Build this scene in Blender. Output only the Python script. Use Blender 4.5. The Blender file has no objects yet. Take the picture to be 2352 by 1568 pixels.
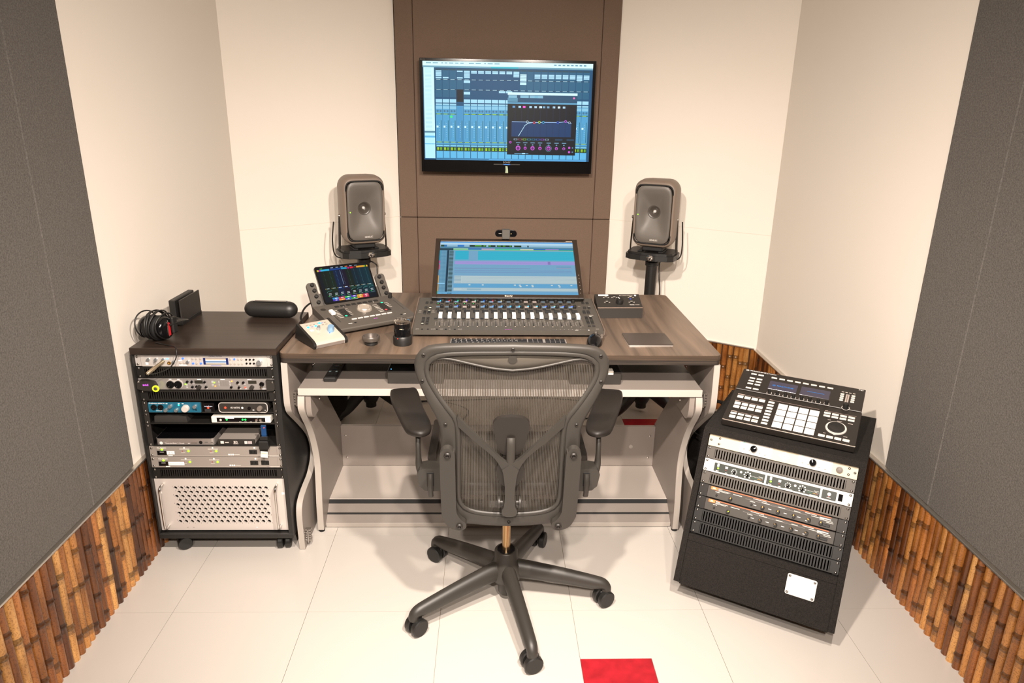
import bpy, bmesh, math, random
from mathutils import Matrix, Vector
random.seed(7)
PI = math.pi
SC = bpy.context.scene
COL = SC.collection

# ------------------------------------------------------------------ camera
cam_d = bpy.data.cameras.new('camera'); cam_d.sensor_width = 36.0; cam_d.lens = 24.889
cam_d.clip_start = 0.02; cam_d.clip_end = 50
cam = bpy.data.objects.new('camera', cam_d); COL.objects.link(cam)
pitch, yaw, roll = 0.3187, 0.0337, 0.0171
fwd = Vector((math.sin(yaw)*math.cos(pitch), math.cos(yaw)*math.cos(pitch), -math.sin(pitch)))
rgt = Vector((math.cos(yaw), -math.sin(yaw), 0)); upv = rgt.cross(fwd)
r2 = rgt*math.cos(roll) + upv*math.sin(roll); u2 = upv*math.cos(roll) - rgt*math.sin(roll)
mw = Matrix.Identity(4)
for i in range(3):
    mw[i][0] = r2[i]; mw[i][1] = u2[i]; mw[i][2] = -fwd[i]
mw[2][3] = 1.658
cam.matrix_world = mw
SC.camera = cam

# ------------------------------------------------------------------ world, exposure
w = bpy.data.worlds.new('world'); SC.world = w; w.use_nodes = True
w.node_tree.nodes['Background'].inputs[0].default_value = (1, .9, .8, 1)
w.node_tree.nodes['Background'].inputs[1].default_value = 0.02
vs = SC.view_settings
vs.view_transform = 'Standard'; vs.look = 'None'; vs.exposure = 0.0; vs.gamma = 1.0; vs.use_curve_mapping = False
LAMP_W = 330.0           # watts of each ceiling spotlight
LAMP_COL = (1.0, 0.875, 0.77)
CEIL = 2.50

# ------------------------------------------------------------------ helpers
def lin(c):
    if isinstance(c, str):
        c = c.lstrip('#'); c = [int(c[i:i+2], 16)/255 for i in (0, 2, 4)]
    return tuple((x/12.92 if x <= .04045 else ((x+.055)/1.055)**2.4) for x in c[:3])

MATS = {}
def mat(name, col='#808080', rough=.5, metal=0.0, noise=None, bump=None, emit=None, estr=1.0, alpha=None, coat=0, spec=None, trans=0, ior=None, random_val=0):
    if name in MATS: return MATS[name]
    m = bpy.data.materials.new(name); m.use_nodes = True; MATS[name] = m
    nt = m.node_tree; b = nt.nodes['Principled BSDF']
    L = lin(col); b.inputs['Base Color'].default_value = (*L, 1)
    b.inputs['Roughness'].default_value = rough; b.inputs['Metallic'].default_value = metal
    if coat: b.inputs['Coat Weight'].default_value = coat; b.inputs['Coat Roughness'].default_value = .1
    if spec is not None: b.inputs['Specular IOR Level'].default_value = spec
    if trans: b.inputs['Transmission Weight'].default_value = trans
    if ior: b.inputs['IOR'].default_value = ior
    if emit: b.inputs['Emission Color'].default_value = (*lin(emit), 1); b.inputs['Emission Strength'].default_value = estr
    if noise or bump: 
        tc = nt.nodes.new('ShaderNodeTexCoord')
    if noise:   # (scale xyz or number, amount, detail)
        sc, amt = noise[0], noise[1]
        mp = nt.nodes.new('ShaderNodeMapping'); nt.links.new(tc.outputs['Object'], mp.inputs[0])
        mp.inputs['Scale'].default_value = sc if isinstance(sc, tuple) else (sc, sc, sc)
        nz = nt.nodes.new('ShaderNodeTexNoise'); nz.inputs['Scale'].default_value = 1; nz.inputs['Detail'].default_value = 5
        nt.links.new(mp.outputs[0], nz.inputs['Vector'])
        cr = nt.nodes.new('ShaderNodeValToRGB')
        cr.color_ramp.elements[0].position = .3; cr.color_ramp.elements[1].position = .7
        cr.color_ramp.elements[0].color = (*[x*(1-amt) for x in L], 1); cr.color_ramp.elements[1].color = (*[min(1, x*(1+amt)) for x in L], 1)
        nt.links.new(nz.outputs['Fac'], cr.inputs[0]); nt.links.new(cr.outputs[0], b.inputs['Base Color'])
    if bump:    # (scale, strength)
        nb = nt.nodes.new('ShaderNodeTexNoise'); nb.inputs['Scale'].default_value = bump[0]; nb.inputs['Detail'].default_value = 3
        nt.links.new(tc.outputs['Object'], nb.inputs['Vector'])
        bp = nt.nodes.new('ShaderNodeBump'); bp.inputs['Strength'].default_value = bump[1]; bp.inputs['Distance'].default_value = .002
        nt.links.new(nb.outputs['Fac'], bp.inputs['Height']); nt.links.new(bp.outputs[0], b.inputs['Normal'])
    return m

def attr_mat(name, emission=False, strength=1.0, rough=.5):
    if name in MATS: return MATS[name]
    m = bpy.data.materials.new(name); m.use_nodes = True; MATS[name] = m
    nt = m.node_tree; b = nt.nodes['Principled BSDF']; b.inputs['Roughness'].default_value = rough
    a = nt.nodes.new('ShaderNodeAttribute'); a.attribute_name = 'col'
    if emission:
        b.inputs['Base Color'].default_value = (.002, .002, .003, 1); b.inputs['Specular IOR Level'].default_value = .15
        b.inputs['Emission Strength'].default_value = strength
        nt.links.new(a.outputs['Color'], b.inputs['Emission Color'])
    else:
        nt.links.new(a.outputs['Color'], b.inputs['Base Color'])
    return m

class MB:
    def __init__(s): s.v = []; s.f = []; s.c = []; s.M = Matrix.Identity(4); s.cur = None
    def xf(s, M): s.M = M; return s
    def add(s, vs, fs, col=None):
        n = len(s.v); M = s.M
        s.v += [tuple(M @ Vector(p)) for p in vs]
        c = col if col is not None else s.cur
        c = lin(c) if c is not None else (.5, .5, .5)
        for f in fs: s.f.append([i+n for i in f]); s.c.append(c)
        return s
    def box(s, x0, x1, y0, y1, z0, z1, b=0, col=None):
        if x0 > x1: x0, x1 = x1, x0
        if y0 > y1: y0, y1 = y1, y0
        if z0 > z1: z0, z1 = z1, z0
        if b <= 0:
            return s.add([(x0,y0,z0),(x1,y0,z0),(x1,y1,z0),(x0,y1,z0),(x0,y0,z1),(x1,y0,z1),(x1,y1,z1),(x0,y1,z1)],
                  [(0,3,2,1),(4,5,6,7),(0,1,5,4),(1,2,6,5),(2,3,7,6),(3,0,4,7)], col)
        b = min(b, (x1-x0)*.49, (y1-y0)*.49, (z1-z0)*.49)
        X, Y, Z = (x0, x1), (y0, y1), (z0, z1); vs = []; idx = {}
        for i in (0,1):
            for j in (0,1):
                for k in (0,1):
                    sx, sy, sz = (b if i == 0 else -b), (b if j == 0 else -b), (b if k == 0 else -b)
                    idx[i,j,k,0] = len(vs); vs.append((X[i], Y[j]+sy, Z[k]+sz))
                    idx[i,j,k,1] = len(vs); vs.append((X[i]+sx, Y[j], Z[k]+sz))
                    idx[i,j,k,2] = len(vs); vs.append((X[i]+sx, Y[j]+sy, Z[k]))
        g = lambda *a: idx[a]
        fs = [(g(0,0,0,0),g(0,0,1,0),g(0,1,1,0),g(0,1,0,0)),(g(1,0,0,0),g(1,1,0,0),g(1,1,1,0),g(1,0,1,0)),
              (g(0,0,0,1),g(1,0,0,1),g(1,0,1,1),g(0,0,1,1)),(g(0,1,0,1),g(0,1,1,1),g(1,1,1,1),g(1,1,0,1)),
              (g(0,0,0,2),g(0,1,0,2),g(1,1,0,2),g(1,0,0,2)),(g(0,0,1,2),g(1,0,1,2),g(1,1,1,2),g(0,1,1,2))]
        for i in (0,1):
            for j in (0,1):
                q = (g(i,j,0,0),g(i,j,0,1),g(i,j,1,1),g(i,j,1,0)); fs.append(q if (i==j) else q[::-1])
        for i in (0,1):
            for k in (0,1):
                q = (g(i,0,k,0),g(i,1,k,0),g(i,1,k,2),g(i,0,k,2)); fs.append(q if (i==k) else q[::-1])
        for j in (0,1):
            for k in (0,1):
                q = (g(0,j,k,1),g(0,j,k,2),g(1,j,k,2),g(1,j,k,1)); fs.append(q if (j==k) else q[::-1])
        for i in (0,1):
            for j in (0,1):
                for k in (0,1):
                    t = (g(i,j,k,0),g(i,j,k,1),g(i,j,k,2)); fs.append(t if (i+j+k)%2 else t[::-1])
        return s.add(vs, fs, col)
    def cyl(s, p0, p1, r0, r1=None, n=16, col=None, caps=True):
        return s.tube([p0, p1], [r0, r0 if r1 is None else r1], n, col=col, caps=caps)
    def tube(s, pts, r, n=8, closed=False, caps=True, col=None, flat=None, up=None):
        P = [Vector(p) for p in pts]; m = len(P)
        R = r if isinstance(r, (list, tuple)) else [r]*m
        vs = []; fs = []; prev = None
        for i in range(m):
            if closed: t = (P[(i+1)%m]-P[i-1])
            else: t = P[min(i+1, m-1)]-P[max(i-1, 0)]
            t.normalize()
            if prev is None:
                a = Vector(up) if up else (Vector((0,0,1)) if abs(t.z) < .9 else Vector((1,0,0)))
                u = (a - t*a.dot(t)).normalized()
            else: u = (prev - t*prev.dot(t)).normalized()
            prev = u; v = t.cross(u)
            for k in range(n):
                an = 2*PI*k/n
                rr = R[i] if not isinstance(R[i], (tuple, list)) else None
                if rr is None: vs.append(P[i] + u*math.cos(an)*R[i][0] + v*math.sin(an)*R[i][1])
                else: vs.append(P[i] + u*math.cos(an)*rr + v*math.sin(an)*rr)
        for i in range(m if closed else m-1):
            for k in range(n):
                a, b = i*n+k, i*n+(k+1)%n; c, d = ((i+1)%m)*n+(k+1)%n, ((i+1)%m)*n+k
                fs.append((a, b, c, d))
        if caps and not closed:
            fs.append(tuple(range(n))[::-1]); fs.append(tuple((m-1)*n+k for k in range(n)))
        return s.add(vs, fs, col)
    def lathe(s, prof, n=24, c=(0,0,0), col=None, M=None, caps=True):
        vs = []; fs = []; m = len(prof)
        for r, z in prof:
            for k in range(n):
                a = 2*PI*k/n; p = Vector((r*math.cos(a), r*math.sin(a), z))
                if M: p = M @ p
                vs.append((p.x+c[0], p.y+c[1], p.z+c[2]))
        for i in range(m-1):
            for k in range(n): fs.append((i*n+k, i*n+(k+1)%n, (i+1)*n+(k+1)%n, (i+1)*n+k))
        if prof[0] == prof[-1]: caps = False
        if caps and prof[0][0] > 1e-6: fs.append(tuple(range(n))[::-1])
        if caps and prof[-1][0] > 1e-6: fs.append(tuple((m-1)*n+k for k in range(n)))
        return s.add(vs, fs, col)
    def prism(s, poly, a, b, axis='x', col=None):
        """extrude polygon of (u,v) from a to b along axis; x: (u,v)=(y,z); y: (x,z); z: (x,y)"""
        def P(u, v, t): return {'x': (t,u,v), 'y': (u,t,v), 'z': (u,v,t)}[axis]
        n = len(poly); ar = sum(poly[i][0]*poly[(i+1)%n][1]-poly[(i+1)%n][0]*poly[i][1] for i in range(n))
        if (ar < 0) != (axis == 'y'): poly = poly[::-1]
        if a > b: a, b = b, a
        vs = [P(u,v,a) for u,v in poly]+[P(u,v,b) for u,v in poly]
        fs = [tuple(range(n))[::-1], tuple(range(n, 2*n))]+[(i,(i+1)%n,n+(i+1)%n,n+i) for i in range(n)]
        return s.add(vs, fs, col)
    def quad(s, a, b, c, d, col=None): return s.add([a,b,c,d], [(0,1,2,3)], col)
    def rect(s, x0, x1, z0, z1, col, y=-.0004): return s.add([(x0,y,z0),(x1,y,z0),(x1,y,z1),(x0,y,z1)], [(0,1,2,3)], col)
    def disc(s, x, z, r, col, y=-.0004, n=12):
        return s.add([(x+r*math.cos(2*PI*k/n), y, z+r*math.sin(2*PI*k/n)) for k in range(n)], [tuple(range(n))], col)
    def text(s, txt, x, z, h, col, y=-.0006, width=None, align='l'):
        vs, fs, w_ = text_geo(txt); sx = h if width is None else width/w_
        off = {'l': 0, 'c': -w_*sx/2, 'r': -w_*sx}[align]
        return s.add([(x+off+a*sx, y, z+b*h) for a, b in vs], fs, col)
    def build(s, name, material, parent=None, smooth=None, kind=None, M=None):
        me = bpy.data.meshes.new(name); me.from_pydata(s.v, [], s.f); me.update()
        if s.cur is not None or any(c != (.5,.5,.5) for c in s.c):
            ca = me.color_attributes.new('col', 'FLOAT_COLOR', 'CORNER'); buf = []
            for f, c in zip(s.f, s.c): buf += [c[0], c[1], c[2], 1.0]*len(f)
            ca.data.foreach_set('color', buf)
        me.materials.append(MATS[material] if isinstance(material, str) else material)
        if smooth is not None:
            me.polygons.foreach_set('use_smooth', [True]*len(me.polygons)); me.set_sharp_from_angle(angle=math.radians(smooth))
        if kind is None and parent is not None and name in ('printing', 'screen_image', 'slots', 'logo', 'lettering'): kind = 'stuff'
        return obj(name, me, parent, kind, M)

def obj(name, me, parent=None, kind=None, M=None):
    o = bpy.data.objects.new(name, me); COL.objects.link(o)
    if parent: o.parent = parent
    if M is not None: o.matrix_local = M
    if kind: o['kind'] = kind
    return o

_TX = {}
def text_geo(txt):
    if txt in _TX: return _TX[txt]
    cu = bpy.data.curves.new('t', 'FONT'); cu.body = txt; cu.size = 1.4; cu.resolution_u = 2; cu.offset = .012
    o = bpy.data.objects.new('t', cu); me = o.to_mesh()
    vs = [(v.co.x, v.co.y) for v in me.vertices]; fs = [tuple(p.vertices) for p in me.polygons]
    o.to_mesh_clear(); bpy.data.objects.remove(o); bpy.data.curves.remove(cu)
    x0 = min(a for a, b in vs); vs = [(a-x0, b) for a, b in vs]
    _TX[txt] = (vs, fs, max(a for a, b in vs)); return _TX[txt]

def tag(o, label, cat, group=None):
    o['label'] = label; o['category'] = cat
    if group: o['group'] = group
    return o
def thing(name, label, cat, loc=(0,0,0), rz=0, group=None, M=None):
    o = bpy.data.objects.new(name, None); o.empty_display_size = .05; COL.objects.link(o)
    if M is not None: o.matrix_world = M
    else: o.location = loc; o.rotation_euler = (0, 0, rz)
    return tag(o, label, cat, group)
def struct(o): o['kind'] = 'structure'; return o
def T(x, y, z): return Matrix.Translation((x, y, z))
def RX(a): return Matrix.Rotation(a, 4, 'X')
def RY(a): return Matrix.Rotation(a, 4, 'Y')
def RZ(a): return Matrix.Rotation(a, 4, 'Z')
def rrect(x0, x1, y0, y1, r, n=5):
    P = []
    for cx, cy, a0 in ((x1-r, y1-r, 0), (x0+r, y1-r, 90), (x0+r, y0+r, 180), (x1-r, y0+r, 270)):
        for k in range(n+1):
            a = math.radians(a0+90*k/n); P.append((cx+r*math.cos(a), cy+r*math.sin(a)))
    return P
def spline(pts, n=8, closed=False):
    """Catmull-Rom through points"""
    P = [Vector(p) for p in pts]; m = len(P); out = []
    for i in range(m if closed else m-1):
        if closed: a, b, c, d = P[i-1], P[i], P[(i+1)%m], P[(i+2)%m]
        else: a, b, c, d = P[max(i-1,0)], P[i], P[i+1], P[min(i+2,m-1)]
        for k in range(n):
            t = k/n; out.append(.5*((2*b)+(c-a)*t+(2*a-5*b+4*c-d)*t*t+(3*b-a-3*c+d)*t**3))
    if not closed: out.append(P[-1])
    return out

# shared materials
mat('black_plastic', '#1b1a19', .45, bump=(900, .05)); mat('black_metal', '#1a1816', .42, .0); mat('dark_hole', '#050505', .8)
mat('chrome', '#d8d4d0', .15, 1); mat('steel', '#b9b2aa', .32, 1); mat('screw_metal', '#a09a94', .25, 1); mat('black_rubber', '#121212', .7)
mat('cable_black', '#141312', .5); mat('white_plastic', '#e6e0d8', .4)
attr_mat('print'); attr_mat('screen', True, 1.0, .4); attr_mat('glow_dot', True, 3.0, .3)
def screw_mesh():
    m = MB(); m.lathe([(.0042,0),(.0042,.0012),(.003,.0026),(.0012,.003),(.0012,.0018),(0,.0018)], 10, M=RX(PI/2))
    me = m.build('screw', 'screw_metal', smooth=40); d = me.data; bpy.data.objects.remove(me); return d
SCREW = screw_mesh()
# ------------------------------------------------------------------ materials of the room
def wall_mat():
    m = mat('wall_paint', '#f0e8dd', .75, bump=(350, .06)); return m
wall_mat(); mat('ceiling_paint', '#e4ddd2', .85); mat('tile_white', '#beb8b1', .28, noise=(2.2, .02)); mat('grout', '#a39686', .9)
mat('tile_red', '#9c1c26', .35, noise=(26, .22)); mat('trim_metal', '#cfcac2', .35, .9)
mat('felt', '#625e5a', .95, noise=(220, .28), bump=(260, .8), spec=.25)
mat('panel_fabric', '#715f52', .95, noise=(500, .12), bump=(500, .35), spec=.2)
mat('bamboo_backing', '#2a150a', .8)
def bamboo_mat():
    m = bpy.data.materials.new('bamboo'); m.use_nodes = True; MATS['bamboo'] = m
    nt = m.node_tree; b = nt.nodes['Principled BSDF']; b.inputs['Roughness'].default_value = .3; b.inputs['Coat Weight'].default_value = .25; b.inputs['Coat Roughness'].default_value = .25
    N = nt.nodes.new; L = nt.links.new
    oi = N('ShaderNodeObjectInfo'); tc = N('ShaderNodeTexCoord')
    cr = N('ShaderNodeValToRGB'); e = cr.color_ramp.elements
    cr.color_ramp.interpolation = 'CONSTANT'
    e[0].position = 0; e[0].color = (*lin('#4a2810'), 1); e[1].position = .91; e[1].color = (*lin('#6c3f1c'), 1)
    for p, c in ((.10, '#b97f42'), (.22, '#77461f'), (.32, '#c98f4e'), (.45, '#a0662f'), (.55, '#552f14'), (.64, '#b5743a'), (.74, '#8a5326'), (.83, '#d6a05e')):
        x = e.new(p); x.color = (*lin(c), 1)
    L(oi.outputs['Random'], cr.inputs[0])
    # long blotches along the pole, shifted per pole
    vm = N('ShaderNodeVectorMath'); vm.operation = 'ADD'
    mul = N('ShaderNodeMath'); mul.operation = 'MULTIPLY'; mul.inputs[1].default_value = 37.0; L(oi.outputs['Random'], mul.inputs[0])
    cx = N('ShaderNodeCombineXYZ'); L(mul.outputs[0], cx.inputs[2]); L(mul.outputs[0], cx.inputs[0])
    mp = N('ShaderNodeMapping'); mp.inputs['Scale'].default_value = (30, 30, 7); L(tc.outputs['Object'], mp.inputs[0])
    L(mp.outputs[0], vm.inputs[0]); L(cx.outputs[0], vm.inputs[1])
    n1 = N('ShaderNodeTexNoise'); n1.inputs['Scale'].default_value = 1; n1.inputs['Detail'].default_value = 3; L(vm.outputs[0], n1.inputs['Vector'])
    r1 = N('ShaderNodeValToRGB'); r1.color_ramp.elements[0].position = .34; r1.color_ramp.elements[0].color = (.62,.54,.47,1)
    r1.color_ramp.elements[1].position = .62; r1.color_ramp.elements[1].color = (1.1,1.08,1.03,1); L(n1.outputs['Fac'], r1.inputs[0])
    mx = N('ShaderNodeMix'); mx.data_type = 'RGBA'; mx.blend_type = 'MULTIPLY'; mx.inputs['Factor'].default_value = 1
    L(cr.outputs[0], mx.inputs['A']); L(r1.outputs[0], mx.inputs['B'])
    # fine speckle
    n2 = N('ShaderNodeTexNoise'); n2.inputs['Scale'].default_value = 260; n2.inputs['Detail'].default_value = 2; L(tc.outputs['Object'], n2.inputs['Vector'])
    r2_ = N('ShaderNodeValToRGB'); r2_.color_ramp.elements[0].position = .36; r2_.color_ramp.elements[0].color = (.5,.42,.36,1); r2_.color_ramp.elements[1].position = .5; r2_.color_ramp.elements[1].color = (1,1,1,1)
    L(n2.outputs['Fac'], r2_.inputs[0])
    mx2 = N('ShaderNodeMix'); mx2.data_type = 'RGBA'; mx2.blend_type = 'MULTIPLY'; mx2.inputs['Factor'].default_value = .8
    L(mx.outputs['Result'], mx2.inputs['A']); L(r2_.outputs[0], mx2.inputs['B'])
    # scorched colour of the nodes, stored on the mesh
    at = N('ShaderNodeAttribute'); at.attribute_name = 'col'
    mx3 = N('ShaderNodeMix'); mx3.data_type = 'RGBA'; mx3.blend_type = 'MULTIPLY'; mx3.inputs['Factor'].default_value = 1
    L(mx2.outputs['Result'], mx3.inputs['A']); L(at.outputs['Color'], mx3.inputs['B'])
    L(mx3.outputs['Result'], b.inputs['Base Color'])
bamboo_mat()

# ------------------------------------------------------------------ floor: vinyl tiles laid singly
XL, XR, YB, YF, TL = -1.29, 1.49, -1.70, 4.235, .4572
m = MB(); m.box(XL-.1, XR+.1, YB-.1, YF+.1, -.06, -.004); floor = struct(m.build('floor', 'grout'))
gx, gy, gap = -1.0769-TL, 2.498-10*TL, .0007
def tile(x0, x1, y0, y1, mt, poly=None):
    m = MB()
    if poly: m.prism(poly, -.004, 0, 'z')
    else: m.box(x0+gap, x1-gap, y0+gap, y1-gap, -.004, 0)
    return m.build('floor_tile', mt, floor)
full = {}
for i in range(7):
    for j in range(15):
        x0, y0 = gx+i*TL, gy+j*TL; x1, y1 = x0+TL, y0+TL
        cx0, cx1, cy0, cy1 = max(x0, XL), min(x1, XR), max(y0, YB), min(y1, YF)
        if cx1-cx0 < .01 or cy1-cy0 < .01: continue
        if (abs(x0-.2947) < .01 and abs(y0-1.5836) < .01) or (abs(x0-.7519) < .01 and abs(y0-3.4124) < .01):
            h = TL/2; g = gap
            tile(x0, x0+h, y0, y0+h, 'tile_red')
            tile(0,0,0,0,'tile_white', [(x0+h+g,y0+g),(x1-g,y0+g),(x1-g,y1-g),(x0+g,y1-g),(x0+g,y0+h+g),(x0+h+g,y0+h+g)])
        elif cx0 == x0 and cx1 == x1 and cy0 == y0 and cy1 == y1:
            if 'm' not in full:
                m = MB(); m.box(gap, TL-gap, gap, TL-gap, -.004, 0); o = m.build('floor_tile', 'tile_white', floor); full['m'] = o.data
            else: o = obj('floor_tile', full['m'], floor)
            o.location = (x0, y0, 0)
        else: tile(cx0, cx1, cy0, cy1, 'tile_white')

# ------------------------------------------------------------------ walls and ceiling
def wallbox(name, pts, z0, z1, mt, parent=None):
    m = MB(); m.prism(pts, z0, z1, 'z'); o = m.build(name, mt, parent)
    return o if parent else struct(o)
CL, CR_, PL, PR = (-1.29, 3.68), (1.49, 3.70), (-.535, 4.235), (.712, 4.225)
wall_left = wallbox('wall_left', [(XL-.1,YB),(XL,YB),(XL,3.68),(XL-.1,3.75)], 0, CEIL, 'wall_paint')
wall_right = wallbox('wall_right', [(XR,YB),(XR+.1,YB),(XR+.1,3.75),(XR,3.70)], 0, CEIL, 'wall_paint')
wall_back = wallbox('wall_back', [(XL-.1,YB-.1),(XR+.1,YB-.1),(XR+.1,YB),(XL-.1,YB)], 0, CEIL, 'wall_paint')
wall_front = wallbox('wall_front', [(XL-.1,4.36),(XR+.1,4.36),(XR+.1,4.30),(XL-.1,4.30)], 0, CEIL, 'wall_paint')
ceiling = wallbox('ceiling', [(XL-.1,YB-.1),(XR+.1,YB-.1),(XR+.1,4.36),(XL-.1,4.36)], CEIL, CEIL+.08, 'ceiling_paint')
def slab(name, A, B, th, z0, z1, mt, parent=None, e0=0, e1=0, b=.002):
    """upright board whose front face runs from A to B (room side on the right of A->B is -normal)"""
    A, B = Vector((*A, 0)), Vector((*B, 0)); d = (B-A); L = d.length; a = math.atan2(d.y, d.x)
    m = MB(); m.xf(T(A.x, A.y, 0) @ RZ(a)); m.box(e0, L-e1, 0, th, z0, z1, b)
    o = m.build(name, mt, parent); return o if parent else struct(o)
SEAM = 1.035
for nm, A, B in (('wall_front_left', CL, PL), ('wall_front_right', PR, CR_)):
    n_ = Vector((-(B[1]-A[1]), B[0]-A[0])).normalized()*.0025
    wg = slab(nm, (A[0]+n_.x, A[1]+n_.y), (B[0]+n_.x, B[1]+n_.y), .05, 0, CEIL, 'wall_paint', b=0)
    for za, zb in ((0, SEAM-.0007), (SEAM+.0007, CEIL)): slab('wall_board', A, B, .0025, za, zb, 'wall_paint', wg, b=.0004)
# dark cloth panels in the middle of the front wall
for (xa, xb) in ((-.529, -.4305), (-.4285, .611), (.613, .7125)):
    for (za, zb) in ((.02, SEAM-.0015), (SEAM+.0015, CEIL-.002)):
        m = MB(); m.box(xa, xb, 4.215, 4.30, za, zb, .003); m.build('fabric_panel', 'panel_fabric', wall_front)
# charcoal felt panels on the side walls, above the bamboo
for wl, x0, x1 in ((wall_left, XL, XL+.012), (wall_right, XR-.012, XR)):
    for ya, yb in ((2.0505, 2.322), (.92, 2.0495), (-.30, .919), (YB, -.301)):
        m = MB(); m.box(x0, x1, ya, yb, .409, CEIL-.001, .003); m.build('felt_panel', 'felt', wl)
# ------------------------------------------------------------------ bamboo wainscot
mat('bamboo', )
def pole_mesh(seed, h=.395):
    rnd = random.Random(seed); m = MB(); n = 7
    z = rnd.uniform(.03, .16); nodes = []
    while z < h-.02: nodes.append(z); z += rnd.uniform(.11, .19)
    st = [(0, 1, 1)]
    for q in nodes:
        for dz, k, c in ((-.022, 1, 1), (-.007, 1.0, .6), (-.003, 1.10, .30), (.001, 1.17, 1.25), (.004, 1.02, .28), (.014, 1, .75)):
            zz = q+dz
            if st[-1][0]+.001 < zz < h-.001: st.append((zz, k, c))
    st.append((h, 1, 1)); bend = rnd.uniform(-.0015, .0015); R = .0150*rnd.uniform(.93, 1.0)
    vs = []; fs = []; cs = []
    for z, k, c in st:
        ox = bend*math.sin(PI*z/h)
        for a in range(n):
            an = PI*a/(n-1); vs.append((ox-R*k*math.cos(an), -R*.95*k*math.sin(an), z))
    for i in range(len(st)-1):
        for a in range(n-1):
            fs.append((i*n+a, i*n+a+1, (i+1)*n+a+1, (i+1)*n+a)); c = min(st[i][2], st[i+1][2]); cs.append((c, c, c))
    fs.append(tuple(range(n))); cs.append((.8,.7,.6)); fs.append(tuple((len(st)-1)*n+a for a in range(n))[::-1]); cs.append((.8,.7,.6))
    m.add(vs, fs); m.c = cs
    o = m.build('bamboo_pole', 'bamboo', smooth=50); d = o.data; bpy.data.objects.remove(o); return d
POLES = [pole_mesh(100+i) for i in range(14)]
PH = .395
def wainscot(name, A, B, th=.004):
    """poles along A->B, bulging to the right-hand side of that direction"""
    base = slab(name, A, B, .003, 0, PH, 'bamboo_backing')
    A, B = Vector((*A, 0)), Vector((*B, 0)); d = B-A; L = d.length; a = math.atan2(d.y, d.x); n = int(L/.0302)
    for i in range(n):
        o = obj('bamboo_pole', random.choice(POLES), base)
        p = A + d*((i+.5)/n); o.location = (p.x, p.y, 0.0); o.rotation_euler = (0, random.uniform(-.012, .012), a); o.scale = (L/n/.0302, random.uniform(.95, 1.3), 1)
    return base
wainscot('baseboard_left', (XL+.004, .9), (XL+.004, 3.66)); wainscot('baseboard_right', (XR-.004, 3.685), (XR-.004, .9))
wainscot('baseboard_front', (.80, 4.155), (1.487, 3.697))
# bright metal strip capping the bamboo
m = MB(); m.box(XL, XL+.020, YB, 3.67, .397, .404, .001); struct(m.build('trim_1', 'trim_metal'))
m = MB(); m.box(XR-.020, XR, YB, 3.685, .397, .404, .001); struct(m.build('trim_2', 'trim_metal'))
slab('trim_3', (.80, 4.147), (1.475, 3.697), .02, .397, .404, 'trim_metal')

# ------------------------------------------------------------------ ceiling spotlights (behind and above the camera, aimed at the desk)
mat('lamp_glow', '#ffffff', .5, emit='#fff0dc', estr=6.0); mat('lamp_ring', '#dcd8d0', .4)
for i, (x, y, aim, k, lb) in enumerate(((-.28, .62, (.65, 3.0, .0), 1, 'white ceiling spotlight near the camera, left one of the front pair'), (.48, .62, (-.45, 3.0, .0), 1, 'white ceiling spotlight near the camera, right one of the front pair'),
                 (-.28, -.65, (1.35, 2.9, .0), .75, 'white ceiling spotlight behind the camera, left one of the rear pair'), (.48, -.65, (-1.15, 2.9, .0), .75, 'white ceiling spotlight behind the camera, right one of the rear pair'))):
    t = thing('ceiling_spotlight', lb, 'ceiling light', (x, y, CEIL), 0, 'ceiling spotlights')
    d = (Vector(aim)-Vector((x, y, CEIL-.10))).normalized(); Rm = d.to_track_quat('-Z', 'Y').to_matrix().to_4x4()
    m = MB(); m.lathe([(.05,0),(.05,-.012),(.044,-.018),(.008,-.018),(.008,-.075)], 24); m.build('canopy', 'lamp_ring', t, 40)
    H = T(0, 0, -.10) @ Rm
    m = MB(); m.lathe([(0,.085),(.03,.085),(.042,.07),(.045,-.035),(.042,-.035),(.040,.02),(0,.03)], 24); m.build('head', 'lamp_ring', t, 40, M=H)
    m = MB(); m.lathe([(0,-.02),(.039,-.02)], 24); m.build('lens', 'lamp_glow', t, M=H)
    ld = bpy.data.lights.new('spot_beam', 'SPOT'); ld.energy = LAMP_W*k; ld.color = LAMP_COL; ld.spot_size = math.radians(100); ld.spot_blend = 1.0; ld.shadow_soft_size = .04
    lo = bpy.data.objects.new('bulb', ld); COL.objects.link(lo); lo.parent = t; lo.matrix_local = H @ T(0, 0, -.04)
# ------------------------------------------------------------------ desk
def wood_mat(name, c0, c1, axis, rough=.4, sc=(1.2, 38), coat=0):
    m = bpy.data.materials.new(name); m.use_nodes = True; MATS[name] = m
    nt = m.node_tree; b = nt.nodes['Principled BSDF']; b.inputs['Roughness'].default_value = rough; N = nt.nodes.new; L = nt.links.new
    tc = N('ShaderNodeTexCoord'); mp = N('ShaderNodeMapping'); L(tc.outputs['Object'], mp.inputs[0])
    s = [sc[1]]*3; s[axis] = sc[0]; mp.inputs['Scale'].default_value = s
    nz = N('ShaderNodeTexNoise'); nz.inputs['Scale'].default_value = 1; nz.inputs['Detail'].default_value = 7; nz.inputs['Distortion'].default_value = .6; L(mp.outputs[0], nz.inputs['Vector'])
    cr = N('ShaderNodeValToRGB'); e = cr.color_ramp.elements; e[0].position = .32; e[0].color = (*lin(c0), 1); e[1].position = .68; e[1].color = (*lin(c1), 1)
    L(nz.outputs['Fac'], cr.inputs[0]); L(cr.outputs[0], b.inputs['Base Color'])
    bp = N('ShaderNodeBump'); bp.inputs['Strength'].default_value = .12; bp.inputs['Distance'].default_value = .001; L(nz.outputs['Fac'], bp.inputs['Height']); L(bp.outputs[0], b.inputs['Normal'])
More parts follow.
